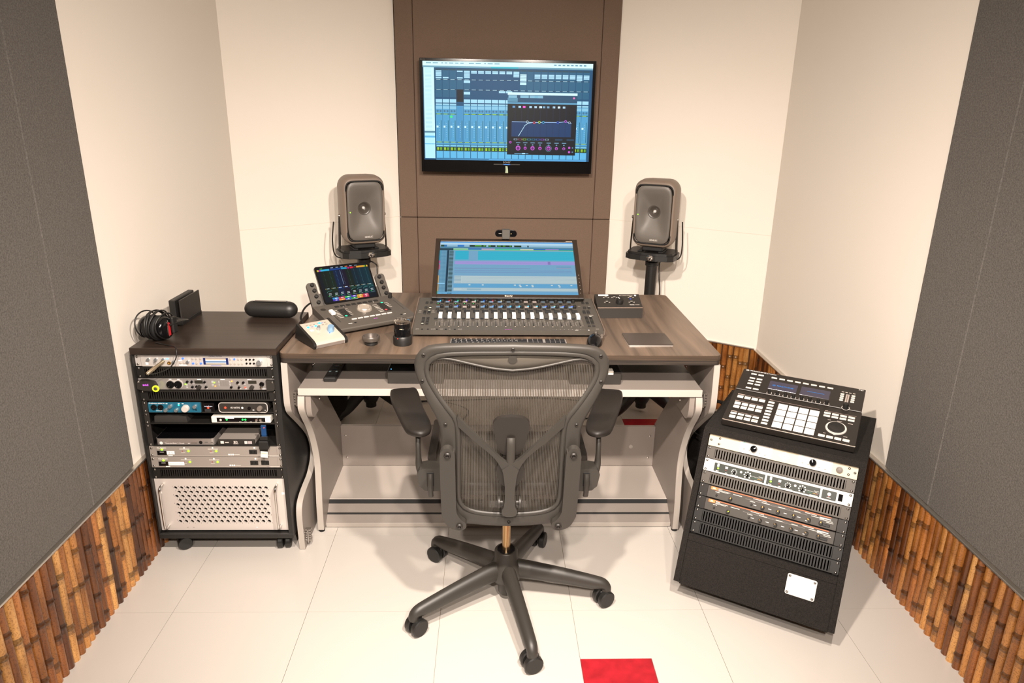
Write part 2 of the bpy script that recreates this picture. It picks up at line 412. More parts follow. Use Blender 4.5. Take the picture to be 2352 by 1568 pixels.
wood_mat('desk_wood', '#4b3f35', '#786555', 1, .38, (1.3, 26)); wood_mat('desk_edge_wood', '#1c1815', '#3a322c', 0, .5, (3, 160))
wood_mat('desk_core_wood', '#33291f', '#4a3c31', 0, .5, (3, 120)); wood_mat('rack_wood', '#261f1a', '#3a2f28', 0, .33, (2, 60)); mat('rack_side', '#1d1c1b', .45, noise=((40, 40, 3), .15))
mat('desk_grey', '#877e77', .42, noise=(3, .015)); mat('desk_edge_grey', '#a8a098', .4); mat('desk_grey_lit', '#b4aba3', .42); mat('hinge_metal', '#a8a29c', .3, .9)  # last grey is a paler copy: light on the footrest board painted in
desk = thing('studio_desk', 'large studio desk with dark wood top and pale grey curved folding legs', 'desk', (.047, 2.8, 0))
DX = -.047; DY = -2.8       # world -> desk
def dk(): m = MB(); m.xf(T(DX, DY, 0)); return m
x0, x1, y0, y1 = -.742, .835, 2.375, 3.245
m = dk(); m.prism(rrect(x0, x1, y0, y1, .022, 5), .8235, .825, 'z'); m.build('tabletop', 'desk_wood', desk, 30)
m = dk(); m.prism(rrect(x0-.0008, x1+.0008, y0-.0008, y1+.0008, .022, 5), .806, .8234, 'z'); m.build('tabletop_core', 'desk_core_wood', desk, 30)
m = dk(); m.prism(rrect(x0, x1, y0, y1, .022, 5), .7885, .8055, 'z'); m.build('tabletop_edge', 'desk_edge_wood', desk, 30)
FL = [(2.378,.788),(2.372,.654),(2.380,.612),(2.404,.58),(2.501,.5),(2.615,.398),(2.66,.327),(2.657,.28),(2.627,.253),(2.576,.232),(2.488,.222),(2.421,.202),(2.398,.158),(2.4,.068),(2.404,.002)]
def sp2(pts, n=4): return [(p.x, p.y) for p in spline([(a, b, 0) for a, b in pts], n)]
fl = sp2(FL)
fl_poly = fl+[(2.60,.002),(2.62,.16),(2.80,.24),(2.86,.32),(2.80,.42),(2.72,.52),(2.70,.60),(2.70,.788)]
IN = [(2.392,.654),(2.383,.611),(2.414,.562),(2.471,.489),(2.518,.399),(2.541,.311),(2.538,.226),(2.525,.12),(2.522,.012)]
in_poly = sp2(IN)+[(2.94,.012),(2.95,.292),(2.72,.524),(2.60,.654)]
def side(xa, xb, name, poly, mt, n_front):
    m = dk(); m.prism(poly, xa, xb, 'x'); o = m.build(name, mt, desk, 40)
    # lighter edge band along the front
    e = dk(); P = poly[:n_front]; xs = (min(xa, xb)+.0008, max(xa, xb)-.0008)
    vs = []; fs = []
    for k, (y, z) in enumerate(P):
        a = P[max(k-1,0)]; b = P[min(k+1,len(P)-1)]; t = Vector((b[0]-a[0], b[1]-a[1])).normalized(); nn = (t.y*.0012, -t.x*.0012)
        for xx in xs: vs.append((xx, y+nn[0], z+nn[1]))
    for k in range(len(P)-1): fs.append((2*k, 2*k+1, 2*k+3, 2*k+2))
    e.add(vs, fs); e.build('edge_band', 'desk_edge_grey', o, 60)
    return o
for s, (fa, fb), (ia, ib) in ((-1, (-.738, -.715), (-.693, -.668)), (1, (.812, .835), (.762, .787))):
    side(fa, fb, 'folding_leg', fl_poly, 'desk_grey', len(fl)); side(ia, ib, 'inner_leg', in_poly, 'desk_grey', len(sp2(IN)))
    # apron blocks under the keyboard shelf and the hinge barrels
    cx = ib if s < 0 else ia
    m = dk(); m.prism(sp2([(2.400,.655),(2.398,.60),(2.412,.565),(2.44,.553)], 4)+[(2.60,.553),(2.60,.655)], cx+s*-.001, cx-s*.020, 'x'); m.build('shelf_bracket', 'desk_grey', desk, 40)
    ga, gb = (fb, ia) if s < 0 else (ib, fa)
    for zc in (.635, .055):
        h = dk()
        for q in range(5): h.box(ga+.001, gb-.001, 2.415, 2.435, zc+.022-.011*q-.004, zc+.022-.011*q+.004, .001)
        h.cyl(((ga+gb)/2, 2.412, zc-.028), ((ga+gb)/2, 2.412, zc+.028), .0035, n=8); h.build('hinge', 'hinge_metal', desk)
    m = dk(); m.cyl(((ia+ib)/2, 2.535, 0), ((ia+ib)/2, 2.535, .012), .012, n=14); m.build('foot', 'black_rubber', desk, 40)
    m = dk()
    for z in (.595,): m.lathe([(.007,0),(.006,.003),(0,.004)], 12, c=(cx-s*.0205, 2.52, z), M=RY(-s*PI/2))
    m.build('bolt', 'chrome', desk, 50)
m = dk(); m.box(-.690, .784, 2.392, 2.86, .657, .685, .002); sh = m.build('keyboard_shelf', 'desk_grey', desk)
m = dk(); m.box(-.690, .784, 2.3905, 2.3925, .6575, .6845, .0006); m.build('edge_band', 'desk_grey_lit', sh)
m = dk(); m.box(-.668, .762, 2.93, 2.948, .085, .285, .001); bp_ = m.build('back_panel', 'desk_grey', desk)
m = dk()
for x, z in ((-.648,.24),(-.646,.13),(.74,.24),(.738,.13)): m.lathe([(.006,0),(.005,.003),(0,.0035)], 10, c=(x, 2.93, z), M=RX(PI/2))
m.build('cam_bolts', 'chrome', bp_, 50, kind='stuff')
m = dk(); m.lathe([(.010,0),(.009,.002),(0,.003)], 14, c=(.655, 2.93, .185), M=RX(PI/2)); m.build('cap', 'desk_edge_grey', bp_, 50)
m = dk(); m.box(-.668, .762, 2.642, 2.93, .068, .085, .001); m.build('footrest_board', 'desk_grey_lit', desk)
m = dk(); m.box(-.668, .762, 2.555, 2.573, .003, .022, .001); m.build('front_rail', 'desk_edge_grey', desk)
sl = math.atan2(.063, .087); L0 = math.hypot(.063, .087)
for a, b, nm, mt, up in ((0, .038, 'footrest_slat', 'desk_grey', 0), (.038, .046, 'gap_strip', 'black_rubber', -.002), (.046, .086, 'footrest_slat', 'desk_grey', 0), (.086, L0-.002, 'gap_strip', 'black_rubber', -.002)):
    m = MB(); m.xf(T(DX, DY, 0) @ T(0, 2.555, .022) @ RX(sl)); m.box(-.668, .762, a+.0003, b-.0003, -.012+up, up, .0008); m.build(nm, mt, desk)

# ------------------------------------------------------------------ left rack cabinet
rk = thing('rack_cabinet', 'tall black rolling rack cabinet left of the desk', 'rack cabinet', (-.996, 2.595, 0))
def rb(): m = MB(); m.xf(T(.996, -2.595, 0)); return m
RX0, RX1, RY0, RY1 = -1.2505, -.745, 2.362, 2.83
m = rb(); m.box(RX0, RX1, RY0-.002, RY1, .8205, .846, .002); m.build('top_board', 'rack_wood', rk)
m = rb(); m.box(RX0, RX1, RY0, RY1, .078, .099, .002); m.build('bottom_board', 'rack_side', rk)
m = rb(); m.box(RX0, RX0+.0055, RY0, RY1, .099, .8205); m.build('side_panel', 'rack_side', rk)
m = rb(); m.box(RX1-.016, RX1, RY0, RY1, .099, .8205); m.build('side_panel', 'rack_side', rk)
m = rb(); m.box(RX0+.006, RX1-.016, RY1-.008, RY1, .099, .8205); m.build('back_board', 'rack_side', rk)
for xx in (-1.2445, -.7799):
    m = rb(); m.box(xx, xx+.018, 2.383, 2.386, .100, .8195); m.build('rack_rail', 'black_metal', rk)
def caster(parent, x, y, r, a, w_=.02, mt='black_plastic'):
    m = MB(); m.xf(T(x, y, r) @ RZ(a))
    for q in (-1, 1): m.lathe([(0,-w_*.45),(r*.9,-w_*.45),(r,-w_*.3),(r,w_*.3),(r*.9,w_*.45),(0,w_*.45)], 24, M=T(0, q*w_*.62, 0) @ RX(PI/2))
    return m.build('caster_wheel', mt, parent, 35)
for x, y, a in ((-1.187, 2.425, .5), (-.80, 2.425, 1.7), (-1.187, 2.77, .2), (-.80, 2.77, 1.0)):
    c_ = caster(rk, x+.996, y-2.595, .027, a, .024)
    m = rb(); m.box(x-.022, x+.022, y-.022, y+.022, .072, .0785, .001); m.cyl((x, y, .045), (x, y, .073), .008, n=10); m.build('caster_plate', 'steel', rk, 40)
# ------------------------------------------------------------------ rack gear helpers
U = .04445; PW = .4826; PHt = .0435
def LR(u): return T(-1.2445, 2.379, .8163-u*U)             # bottom-left corner of a panel whose lowest unit is u, left rack
RRM = T(.7884, 2.2689, .5724) @ RZ(-.5484) @ RX(-.4028)
def RR(u): return RRM @ T(0, 0, -u*U)
def gear(name, label, cat, M, h=PHt, face='black_metal', body=.22, fname='front_panel', b=.0008, group=None, ears=None):
    t = thing(name, label, cat, M=M, group=group)
    m = MB(); m.box(0, PW, 0, .003, .0004, h, b); m.build(fname, face, t)
    if body: m = MB(); m.box(.022, PW-.022, .003, body, .001, h-.001); m.build('case', 'black_metal', t)
    return t
def screws(t, xs=(.0085, PW-.0085), zs=(.0065, .037), y=-.0002):
    for x in xs:
        for z in zs:
            o = obj('screw', SCREW, t); o.location = (x, y, z)
def knob(t, x, z, r, d, mt, name='knob', line=None, n=18, y=0, taper=.9):
    m = MB(); m.lathe([(r,0),(r,d*.15),(r*taper,d*.9),(r*taper*.92,d),(0,d)], n, M=RX(PI/2)); o = m.build(name, mt, t, 40); o.location = (x, y, z)
    if line:
        p = MB(); p.box(-r*.1, r*.1, -d-.0004, -d+.0002, r*.15, r*.8, 0, col=line); q = p.build('pointer', 'print', o); q.rotation_euler = (0, random.uniform(-2, 2), 0)
    return o
def vent(label, M, n=50, mt='black_metal', z0=.2, z1=.82, group=None):
    t = thing('vent_panel', label, 'rack panel', M=M, group=group)
    m = MB(); h = PHt; xa, xb = .030, PW-.030; za, zb = h*z0, h*z1; p = (xb-xa)/n
    m.box(0, xa, 0, .002, .0004, h); m.box(xb, PW, 0, .002, .0004, h); m.box(xa, xb, 0, .002, .0004, za); m.box(xa, xb, 0, .002, zb, h)
    m.box(0, PW, 0, .0035, h-.0012, h); m.box(0, PW, 0, .0035, .0004, .0016)
    m.build('frame', mt, t)
    m = MB()
    for i in range(n+1): m.box(xa+(i-.28)*p, xa+(i+.28)*p, 0, .0018, za, zb)
    m.build('slats', mt, t, kind='stuff')
    screws(t); return t
mat('silver_face', '#bdb7b2', .38, .15); mat('silver_knob', '#c9d0d4', .2, .85); mat('gear_grey', '#8c847d', .5); mat('gear_dark', '#2b2825', .45)
mat('teal_face', '#175b74', .4); mat('alu', '#b3aba6', .35, .7); mat('black_gloss', '#0b0b0d', .12); mat('vent_black', '#191715', .5); mat('vent_grey', '#4a453f', .5)
mat('cream_face', '#c6b99f', .5); mat('white_face', '#ddd7cc', .45); mat('panel_white', '#c9c5be', .45); mat('gold', '#c9a063', .3, .9); mat('omni_silver', '#9c9794', .32, .4)
G1 = None
# U1: silver monitor controller
t = gear('monitor_controller', 'silver rack monitor controller with blue buttons, topmost in the left rack', 'rack unit', LR(1), face='silver_face')
m = MB(); m.prism(rrect(.022, .4605, .001, PHt-.0005, .004, 3), -.003, .0002, 'y'); fp = m.build('fascia', 'silver_face', t, 40)
H = PHt; Y = -.0034
p = MB()
p.text('CENTRAL STATION', .281, H*.86, .0042, '#4a4a6a', Y, .046, 'c')
p.rect(.2377, .325, H*.2, H*.77, '#0b1f5c', Y)
for a, b, c in ((.62,.74,'#b8a890'),(.5,.6,'#dfe4f2'),(.40,.49,'#3f6a98'),(.34,.39,'#cfd6ea'),(.22,.33,'#a0998c')): p.rect(.246, .317, H*a, H*b, c, Y-.0004)
for x in (.124, .148, .196, .2245, .3395): p.rect(x, x+.0005, H*.1, H*.92, '#8b8587', Y)
p.rect(.263, .299, H*.08, H*.13, '#8080b8', Y)
for x, z, ww in ((.152,.84,.02),(.202,.84,.02),(.352,.84,.026),(.39,.84,.026),(.032,.9,.09)): p.rect(x, x+ww, H*z, H*z+.001, '#8d888c', Y)
p.rect(.037, .046, H*.16, H*.4, '#ffffff', Y); p.rect(.062, .072, H*.18, H*.4, '#8f8a86', Y)
p.rect(.152, .164, H*.5, H*.6, '#ffffff', Y); p.rect(.152, .18, H*.1, H*.2, '#ffffff', Y)
p.build('printing', 'print', fp)
for x, z, r in ((.0492,.62,.006),(.0754,.62,.006),(.101,.62,.006),(.1353,.42,.006),(.1853,.45,.006)): knob(fp, x, H*z, r, .009, 'silver_knob', y=-.003)
knob(fp, .4343, H*.45, .0095, .016, 'silver_knob', 'volume_knob', n=24, y=-.003)
mat('btn_grey', '#a79f97', .4); mat('btn_blue', '#3a66e0', .4, emit='#2f66ff', estr=1.2); mat('led_blue', '#5ab0ff', .4, emit='#4aa0ff', estr=4); mat('led_green', '#7dff2a', .4, emit='#8aff20', estr=2.2); mat('led_red', '#ff3020', .4, emit='#ff3a20', estr=2.5); mat('led_teal', '#30d8b0', .4, emit='#20d8a8', estr=2.5); mat('led_orange', '#ff9040', .4, emit='#ff8030', estr=2); mat('led_white', '#ffffff', .4, emit='#fff4e0', estr=1.5)
for x, z, mt in ((.1556,.72,'btn_grey'),(.1684,.72,'btn_blue'),(.158,.32,'btn_grey'),(.171,.32,'btn_grey'),(.2021,.7,'btn_grey'),(.2144,.7,'btn_grey'),(.2295,.7,'btn_grey'),(.2021,.3,'btn_blue'),(.2144,.3,'btn_grey'),(.2295,.3,'btn_blue'),
                 (.3325,.68,'btn_grey'),(.3325,.28,'btn_grey'),(.347,.68,'btn_blue'),(.3604,.68,'btn_grey'),(.3726,.68,'btn_grey'),(.347,.28,'btn_grey'),(.3604,.28,'btn_grey'),(.3726,.28,'btn_grey'),
                 (.3883,.65,'black_gloss'),(.401,.65,'black_gloss'),(.4139,.65,'black_gloss'),(.3883,.32,'black_gloss'),(.401,.32,'black_gloss'),(.4139,.32,'black_gloss')):
    knob(fp, x, H*z, .0036, .003, mt, 'button', n=12, y=-.003)
m = MB(); m.box(.110, .119, -.0045, -.003, H*.64, H*.72, .0006); m.build('indicator', 'led_blue', fp)
m = MB(); m.lathe([(.0062,0),(.0062,.003),(.0036,.003),(.0036,.0005),(0,.0005)], 14, c=(.119, -.003, H*.32), M=RX(PI/2)); m.build('headphone_jack', 'gold', fp, 40)
screws(t, zs=(.008, .0355))
vent('black slotted vent panel in the left rack, directly under the silver controller', LR(2), 52, 'vent_black', group='slotted vent panels')
# U3: digital audio interface
t = gear('audio_interface', 'brushed silver rack audio interface with purple logo and yellow-green power button', 'rack unit', LR(3), face='omni_silver')
m = MB(); m.prism([(.0005,.008),(.02,.002),(.055,.002),(.068,.018),(.06,.034),(.035,.0405),(.012,.040),(.0005,.033)], -.016, .0, 'y'); br = m.build('bezel', 'gear_dark', t, 30)
m = MB(); m.prism([(.452,.001),(.478,.004),(.482,.012),(.482,.034),(.478,.041),(.452,.0425)], -.014, .0, 'y'); m.build('end_cap', 'gear_dark', t, 30)
p = MB(); p.text('avid', .031, .021, .008, '#d456e0', -.0166, .019, 'c'); p.build('logo', 'glow_dot', br)
m = MB(); m.lathe([(.0075,0),(.012,0),(.012,.004),(.0075,.004),(.0075,0)], 20, c=(.066, -.0165, .0115), M=RX(PI/2)); m.build('power_ring', mat('lime', '#cfe030', .4, emit='#c8e020', estr=.7), t, 40)
knob(t, .066, .0115, .0066, .006, 'steel', 'power_button', y=-.0165)
m = MB(); m.prism(rrect(.097, .156, .006, .038, .0155, 6), -.0035, 0, 'y'); xo = m.build('jack_plate', 'silver_face', t, 30)
for x in (.113, .140):
    m = MB(); m.lathe([(.0138,0),(.0138,.004),(.010,.004),(.010,.001),(.005,.001),(.005,.003),(.0022,.003),(.0022,.0004),(0,.0004)], 20, c=(x, -.0036, .022), M=RX(PI/2)); m.build('combo_jack', 'black_gloss', xo, 40)
p = MB()
for x, ww in ((.108,.009),(.137,.009),(.207,.014),(.289,.015),(.384,.014)): p.rect(x, x+ww, .0395, .0418, '#f2f0f0', -.0012)
for x in (.197, .386): p.rect(x, x+.029, .025, .0365, '#26241c', -.0014)
for i in range(3): p.rect(.165, .172, .020-.005*i, .0215-.005*i, '#efeaea', -.0012)
for x in (.179,.193,.232,.352,.371): p.rect(x-.004, x+.005, .0225, .0238, '#efeaea', -.0012)
for x in (.183,.199,.236,.355,.375): p.rect(x-.003, x+.004, .0045, .0058, '#efeaea', -.0012)
for i in range(4):
    p.rect(.256, .264, .033-.0058*i, .0345-.0058*i, '#e8e4e4', -.0012); p.rect(.281, .284, .033-.0058*i, .0345-.0058*i, '#e8e4e4', -.0012); p.rect(.319, .323, .033-.0058*i, .0345-.0058*i, '#e8e4e4', -.0012)
for i in range(8): p.rect(.287+.0038*i, .2885+.0038*i, .015, .034, '#77736f', -.0012)
p.rect(.424, .448, .0045, .006, '#efeaea', -.0012)
p.build('printing', 'print', t)
for x, z in ((.172,.032),(.188,.032),(.203,.014),(.233,.031),(.188,.012),(.236,.012),(.349,.030),(.369,.030),(.352,.011),(.325,.012)): knob(t, x, z, .0046, .006, 'black_gloss', 'encoder', y=-.001, n=12)
knob(t, .212, .012, .0075, .014, 'gear_dark', 'level_knob', y=-.001); knob(t, .398, .012, .0075, .014, 'gear_dark', 'level_knob', y=-.001)
for x, z, mt in ((.164,.022,'led_green'),(.266,.0285,'led_green'),(.268,.015,'led_orange'),(.328,.034,'led_orange'),(.373,.010,'led_red')): knob(t, x, z, .0026, .0016, mt, 'indicator', n=10, y=-.001)
m = MB(); m.lathe([(.0085,0),(.0085,.004),(.0045,.004),(.0045,.0006),(0,.0006)], 16, c=(.4335, -.001, .024), M=RX(PI/2)); m.build('headphone_jack', 'black_gloss', t, 40)
m = MB(); m.lathe([(0,0),(.0055,0),(.005,.002),(0,.0025)], 14, c=(.4315, -.006, .0125), M=RX(PI/2)); m.build('plug_tip', 'chrome', t, 40)
screws(t, xs=(.0085,), zs=(.036,), y=-.016); screws(t, xs=(PW-.0085,), zs=(.036,), y=-.014)
vent('black slotted vent panel in the left rack, above the teal interface', LR(4), 52, 'vent_black', group='slotted vent panels')

# U5-U8: shelves
def shelf(label, u, hu):
    t = thing('rack_shelf', label, 'rack shelf', M=LR(u))
    m = MB(); m.box(.018, PW-.018, 0, .26, .0004, .0022); m.box(.018, PW-.018, -.001, .0015, -.0004, .004); m.build('tray', 'vent_black', t)
    hh = hu*U-.001
    for x in (0, PW-.018):
        m = MB(); m.box(x, x+.018, 0, .002, .0004, hh, .0005); m.build('ear', 'gear_dark', t)
    screws(t, zs=(.0065, hh-.0065)); return t
shelf('black rack shelf carrying the teal audio interface and a rounded black box', 5, 1)
shelf('black rack shelf carrying the small white-framed interface', 6, 1)
shelf('tall black rack shelf carrying the aluminium computer and the optical drive', 8, 2)
def onsh(u, x, y=.004): return LR(u) @ T(x, y, .0023)
# teal USB interface
t = thing('usb_interface', 'teal-fronted audio interface with large silver knob on a left rack shelf', 'audio interface', M=onsh(5, .022, .0))
HH = .0385; WW = .186
m = MB(); m.box(0, WW, .001, .13, 0, HH, .001); m.build('case', 'gear_dark', t)
m = MB(); m.prism(rrect(0, WW, 0, HH, .004, 3), -.003, .001, 'y'); f = m.build('fascia', 'teal_face', t, 40)
p = MB(); p.text('PreSonus', .004, HH*.86, .0046, '#ffffff', -.0034, .030); p.text('AudioBox iTwo', .036, HH*.86, .0042, '#ffffff', -.0034, .024)
p.rect(.026, .047, HH*.13, HH*.17, '#e8f0f2', -.0034)
for x in (.063, .106, .120): p.rect(x, x+.007, HH*.85, HH*.91, '#e8f0f2', -.0034)
p.build('printing', 'print', f)
for x in (.020, .044):
    m = MB(); m.lathe([(.0105,0),(.0105,.003),(.007,.003),(.007,.0008),(.0025,.0008),(.0025,.0004),(0,.0004)], 18, c=(x, -.003, HH*.52), M=RX(PI/2)); m.build('combo_jack', 'black_gloss', f, 40)
for x, z in ((.080,.66),(.063,.28),(.1,.28),(.167,.64)): knob(f, x, HH*z, .0072, .011, 'silver_knob', y=-.003)
knob(f, .133, HH*.45, .0135, .014, mat('pale_knob', '#d8d2cc', .4, .3), 'volume_knob', n=26, y=-.003)
knob(f, .1085, HH*.74, .003, .0015, 'led_teal', 'indicator', n=10, y=-.003)
m = MB(); m.disc(.168, HH*.26, .003, '#050505', -.0034); m.build('phones_jack', 'print', f)
t = thing('clock_box', 'small black box with red light beside the teal interface', 'audio device', M=onsh(5, .214, .0))
m = MB(); m.box(0, .040, .001, .10, 0, .034, .001); c0 = m.build('case', 'black_gloss', t)
p = MB(); p.text('antelope', .02, .021, .005, '#d8e6ff', -.0002, .028, 'c'); p.rect(.006, .028, .001, .012, '#2a2a2c', -.0001); p.build('printing', 'print', c0)
knob(t, .0185, .0165, .0038, .0016, 'led_red', 'indicator', n=12, y=.001)
t = thing('control_box', 'rounded black control box with silver outline and red light on a left rack shelf', 'audio device', M=onsh(5, .271, -.004))
m = MB(); m.prism(rrect(0, .176, 0, .040, .012, 6), .0, .12, 'y'); c0 = m.build('case', 'gear_dark', t, 30)
m = MB(); pts = [(a, -.0006, b) for a, b in rrect(.0016, .1744, .0016, .0384, .011, 6)]; m.tube(pts, .0016, 6, closed=True); m.build('outline', 'silver_face', c0, 50)
p = MB(); p.text('HD NATIVE', .043, .0165, .0065, '#d8d4d0', -.0004, .033); p.disc(.085, .019, .004, '#e8e4e0', -.0004); p.rect(.121, .127, .009, .0125, '#e0dcd8', -.0004); p.rect(.164, .168, .009, .0115, '#e0dcd8', -.0004); p.build('printing', 'print', c0)
knob(c0, .0245, .0195, .004, .0016, 'led_red', 'indicator', n=12); knob(c0, .148, .019, .0095, .013, mat('warm_grey', '#6b625a', .5)); 
m = MB(); m.lathe([(.006,0),(.006,.003),(.0035,.003),(.0035,.0005),(0,.0005)], 14, c=(.110, 0, .018), M=RX(PI/2)); m.build('phones_jack', 'black_gloss', c0, 40)
# U6
t = thing('small_box', 'small plain dark box with softly arched top on a left rack shelf', 'audio device', M=onsh(6, .030, .008))
m = MB(); m.prism([(0,0),(.118,0),(.116,.024),(.09,.0265),(.06,.0275),(.03,.0268),(.003,.0245)], 0, .10, 'y'); m.build('case', mat('box_dark', '#33312f', .4), t, 30)
m = MB()
for x in (.008, .104): m.box(x, x+.006, .004, .010, -.0005, .0004)
m.build('feet', 'black_rubber', t, kind='stuff')
t = thing('half_rack_interface', 'pale-framed half rack interface with green lights on a left rack shelf', 'audio interface', M=onsh(6, .238, .0))
m = MB(); m.box(0, .213, 0, .12, .002, .027, .002); c0 = m.build('case', 'white_face', t)
m = MB(); m.box(.020, .194, -.0006, .0004, .0055, .023, .0004); f = m.build('display_strip', 'black_gloss', c0)
p = MB(); p.rect(.05, .083, .0195, .0235, '#ffffff', -.0012)
for i in range(5): p.rect(.100+.019*i, .108+.019*i, .0068, .0082, '#b0aca8', -.0012)
p.build('printing', 'print', f)
knob(f, .034, .014, .0045, .002, 'pale_knob', 'power_button', n=14)
for x, mt in ((.056,'led_green'),(.113,'led_green'),(.123,'led_green')): knob(f, x, .0155, .0036, .0015, mat('led_leaf', '#20ff50', .4, emit='#18f048', estr=2.5), 'indicator', n=12)
for x in (.163, .177):
    m = MB(); m.lathe([(.0052,0),(.0052,.002),(.0032,.002),(.0032,.0004),(0,.0004)], 14, c=(x, -.0006, .0145), M=RX(PI/2)); m.build('jack', 'chrome', f, 40)
# U7-8
t = thing('mini_computer', 'flat aluminium desktop recorder with black top on the tall rack shelf', 'computer', M=onsh(8, .025, .004))
m = MB(); m.prism(rrect(0, .212, 0, .19, .012, 6), .0, .0255, 'z'); b_ = m.build('body', 'alu', t, 30)
m = MB(); m.prism(rrect(.002, .210, .002, .188, .011, 6), .0255, .027, 'z'); m.build('top_plate', 'black_gloss', t, 30)
p = MB(); p.disc(.020, .008, .006, '#e8e2de', -.0003); p.text('ThunderBolt 2 Dock', .032, .0045, .005, '#e0d8d4', -.0003, .072); p.rect(.116, .124, .006, .0075, '#e8e2de', -.0003); p.rect(.128, .150, .0075, .009, '#4a4038', -.0003)
p.disc(.163, .0105, .0065, '#0a0808', -.0004, 18); p.rect(.177, .189, .0105, .0125, '#2c3a38', -.0003); p.rect(.199, .207, .0085, .0105, '#3a3430', -.0003); p.build('printing', 'print', b_)
t = thing('optical_drive', 'slim grey optical disc drive with black front on the tall rack shelf', 'disc drive', M=onsh(8, .250, .004))
m = MB(); m.box(0, .132, .006, .15, 0, .021, .001); b_ = m.build('body', 'gear_grey', t)
m = MB(); m.box(-.001, .133, 0, .006, 0, .0215, .0008); f = m.build('tray_front', 'gear_dark', t)
p = MB(); p.rect(.010, .022, .006, .016, '#d8cfc8', -.0003); p.rect(.026, .040, .0085, .0125, '#c8c0b8', -.0003); p.text('BD', .058, .008, .0085, '#e0d8d0', -.0003, .014); p.rect(.056, .074, .0045, .0065, '#c8c0b8', -.0003); p.rect(.097, .108, .005, .016, '#d0c4c0', -.0003); p.rect(.110, .124, .005, .016, '#a89c9c', -.0003); p.build('printing', 'print', f)
t = thing('usb_dongle', 'black plug with blue stick and white paper tag hanging at the right rack ear', 'dongle', M=LR(8) @ T(.424, -.004, .010))
m = MB(); m.box(-.016, .018, -.024, .0, -.012, .022, .003); m.box(-.012, .016, -.018, -.002, .022, .040, .003); m.build('plug', 'black_plastic', t)
m = MB(); m.box(-.006, .012, -.012, -.004, .040, .080, .001); q = m.build('stick', mat('stick_blue', '#123a66', .3), t)
m = MB(); m.box(-.011, .019, -.021, -.003, .039, .0405, .0006); m.build('stick_rim', 'chrome', q)
knob(q, .006, .072, .002, .001, 'led_red', 'indicator', n=8, y=-.012)
m = MB(); m.xf(T(.002, -.026, -.016) @ RY(.08)); m.box(-.012, .014, -.001, .0, -.025, 0, .0004); q = m.build('paper_tag', 'white_face', t)
p = MB(); p.xf(T(.002, -.026, -.016) @ RY(.08)); p.rect(-.009, .011, -.010, -.005, '#f0b8a8', -.0013); p.build('printing', 'print', q)
# U9, U10: power conditioners
for u, tape, lb in ((9, (.062, .090), 'grey rack power conditioner with a short white tape label, upper of the pair'), (10, (.047, .12), 'grey rack power conditioner with a long white tape label, lower of the pair')):
    t = gear('power_conditioner', lb, 'rack unit', LR(u), face='gear_grey', group='rack power conditioners')
    p = MB(); dx = .001
    p.text('CLASSIC', .045, .034, .0058, '#f2eee8', Y+.0026, .034, 'c'); p.rect(.0435-.0165, .0435+.0185, .008, .0255, '#0c0c0c', -.0008); p.rect(.037, .053, .0205, .0222, '#e8e8e4', -.0012)
    p.rect(tape[0], tape[1], .0105, .0245, '#fbf8f2', -.0012); p.rect(tape[0]+.004, tape[0]+.020, .0035, .0075, '#f4f0e8', -.001)
    if u == 10: p.text('TO BOOTH SP', tape[0]+.004, .014, .006, '#cfc8c0', -.0016, .064)
    else: p.text('8 5', tape[0]+.006, .0135, .007, '#b8b0a8', -.0016, .016)
    for x in (.127, .230):
        p.disc(x, .0375, .0032, '#f2eee8', -.0008, 14); p.rect(x-.018, x+.019, .0315, .0335, '#d8d2ca', -.0008); p.rect(x-.004, x+.008, .0235, .0242, '#c8c0b8', -.0008); p.rect(x-.013, x+.002, .0165, .018, '#d0c8c0', -.0008); p.disc(x-.007, .024, .0018, '#b03030', -.0008, 8)
    p.rect(.07, .42, .0062, .0068, '#c8c0b8', -.0008)
    for x in (.287, .2945, .302): p.disc(x, .0105, .0032, '#f2eee8', -.0008, 12)
    p.rect(.306, .326, .0095, .0112, '#d8d2ca', -.0008); p.disc(.382, .0375, .0034, '#f2eee8', -.0008, 14); p.rect(.387, .409, .0368, .0382, '#d8d2ca', -.0008)
    p.rect(.43, .468, .0058, .0068, '#d8d2ca', -.0008); p.rect(.434, .468, .0028, .004, '#d8d2ca', -.0008); p.rect(.0255, .0259, 0.001, .042, '#6a625c', -.0006); p.rect(.4625, .4629, 0.001, .042, '#5a524c', -.0006)
    p.build('printing', 'print', t)
    for x in (.376, .416):
        m = MB(); m.box(x-.0145, x+.0145, -.002, 0, .012, .030, .0012); q = m.build('outlet', 'black_plastic', t)
        pp = MB(); pp.rect(x-.009, x-.0055, .017, .025, '#000000', -.0024); pp.rect(x+.0045, x+.008, .017, .025, '#000000', -.0024); pp.build('slots', 'print', q)
    for x, z in ((.0455,.030),(.141,.024),(.242,.024)): knob(t, x, z, .0042, .002, 'led_green', 'indicator', n=12)
    o = MB(); o.box(.028, .062, -.003, 0, .0085, .0255, .001); q = o.build('power_switch', 'black_gloss', t); pp = MB(); pp.rect(.038, .053, .0205, .0222, '#f0f0ec', -.0034); pp.build('printing', 'print', q)
    screws(t, zs=(.008, .036))
vent('black slotted vent panel in the left rack, above the silver perforated unit', LR(11), 52, 'vent_black', group='slotted vent panels')
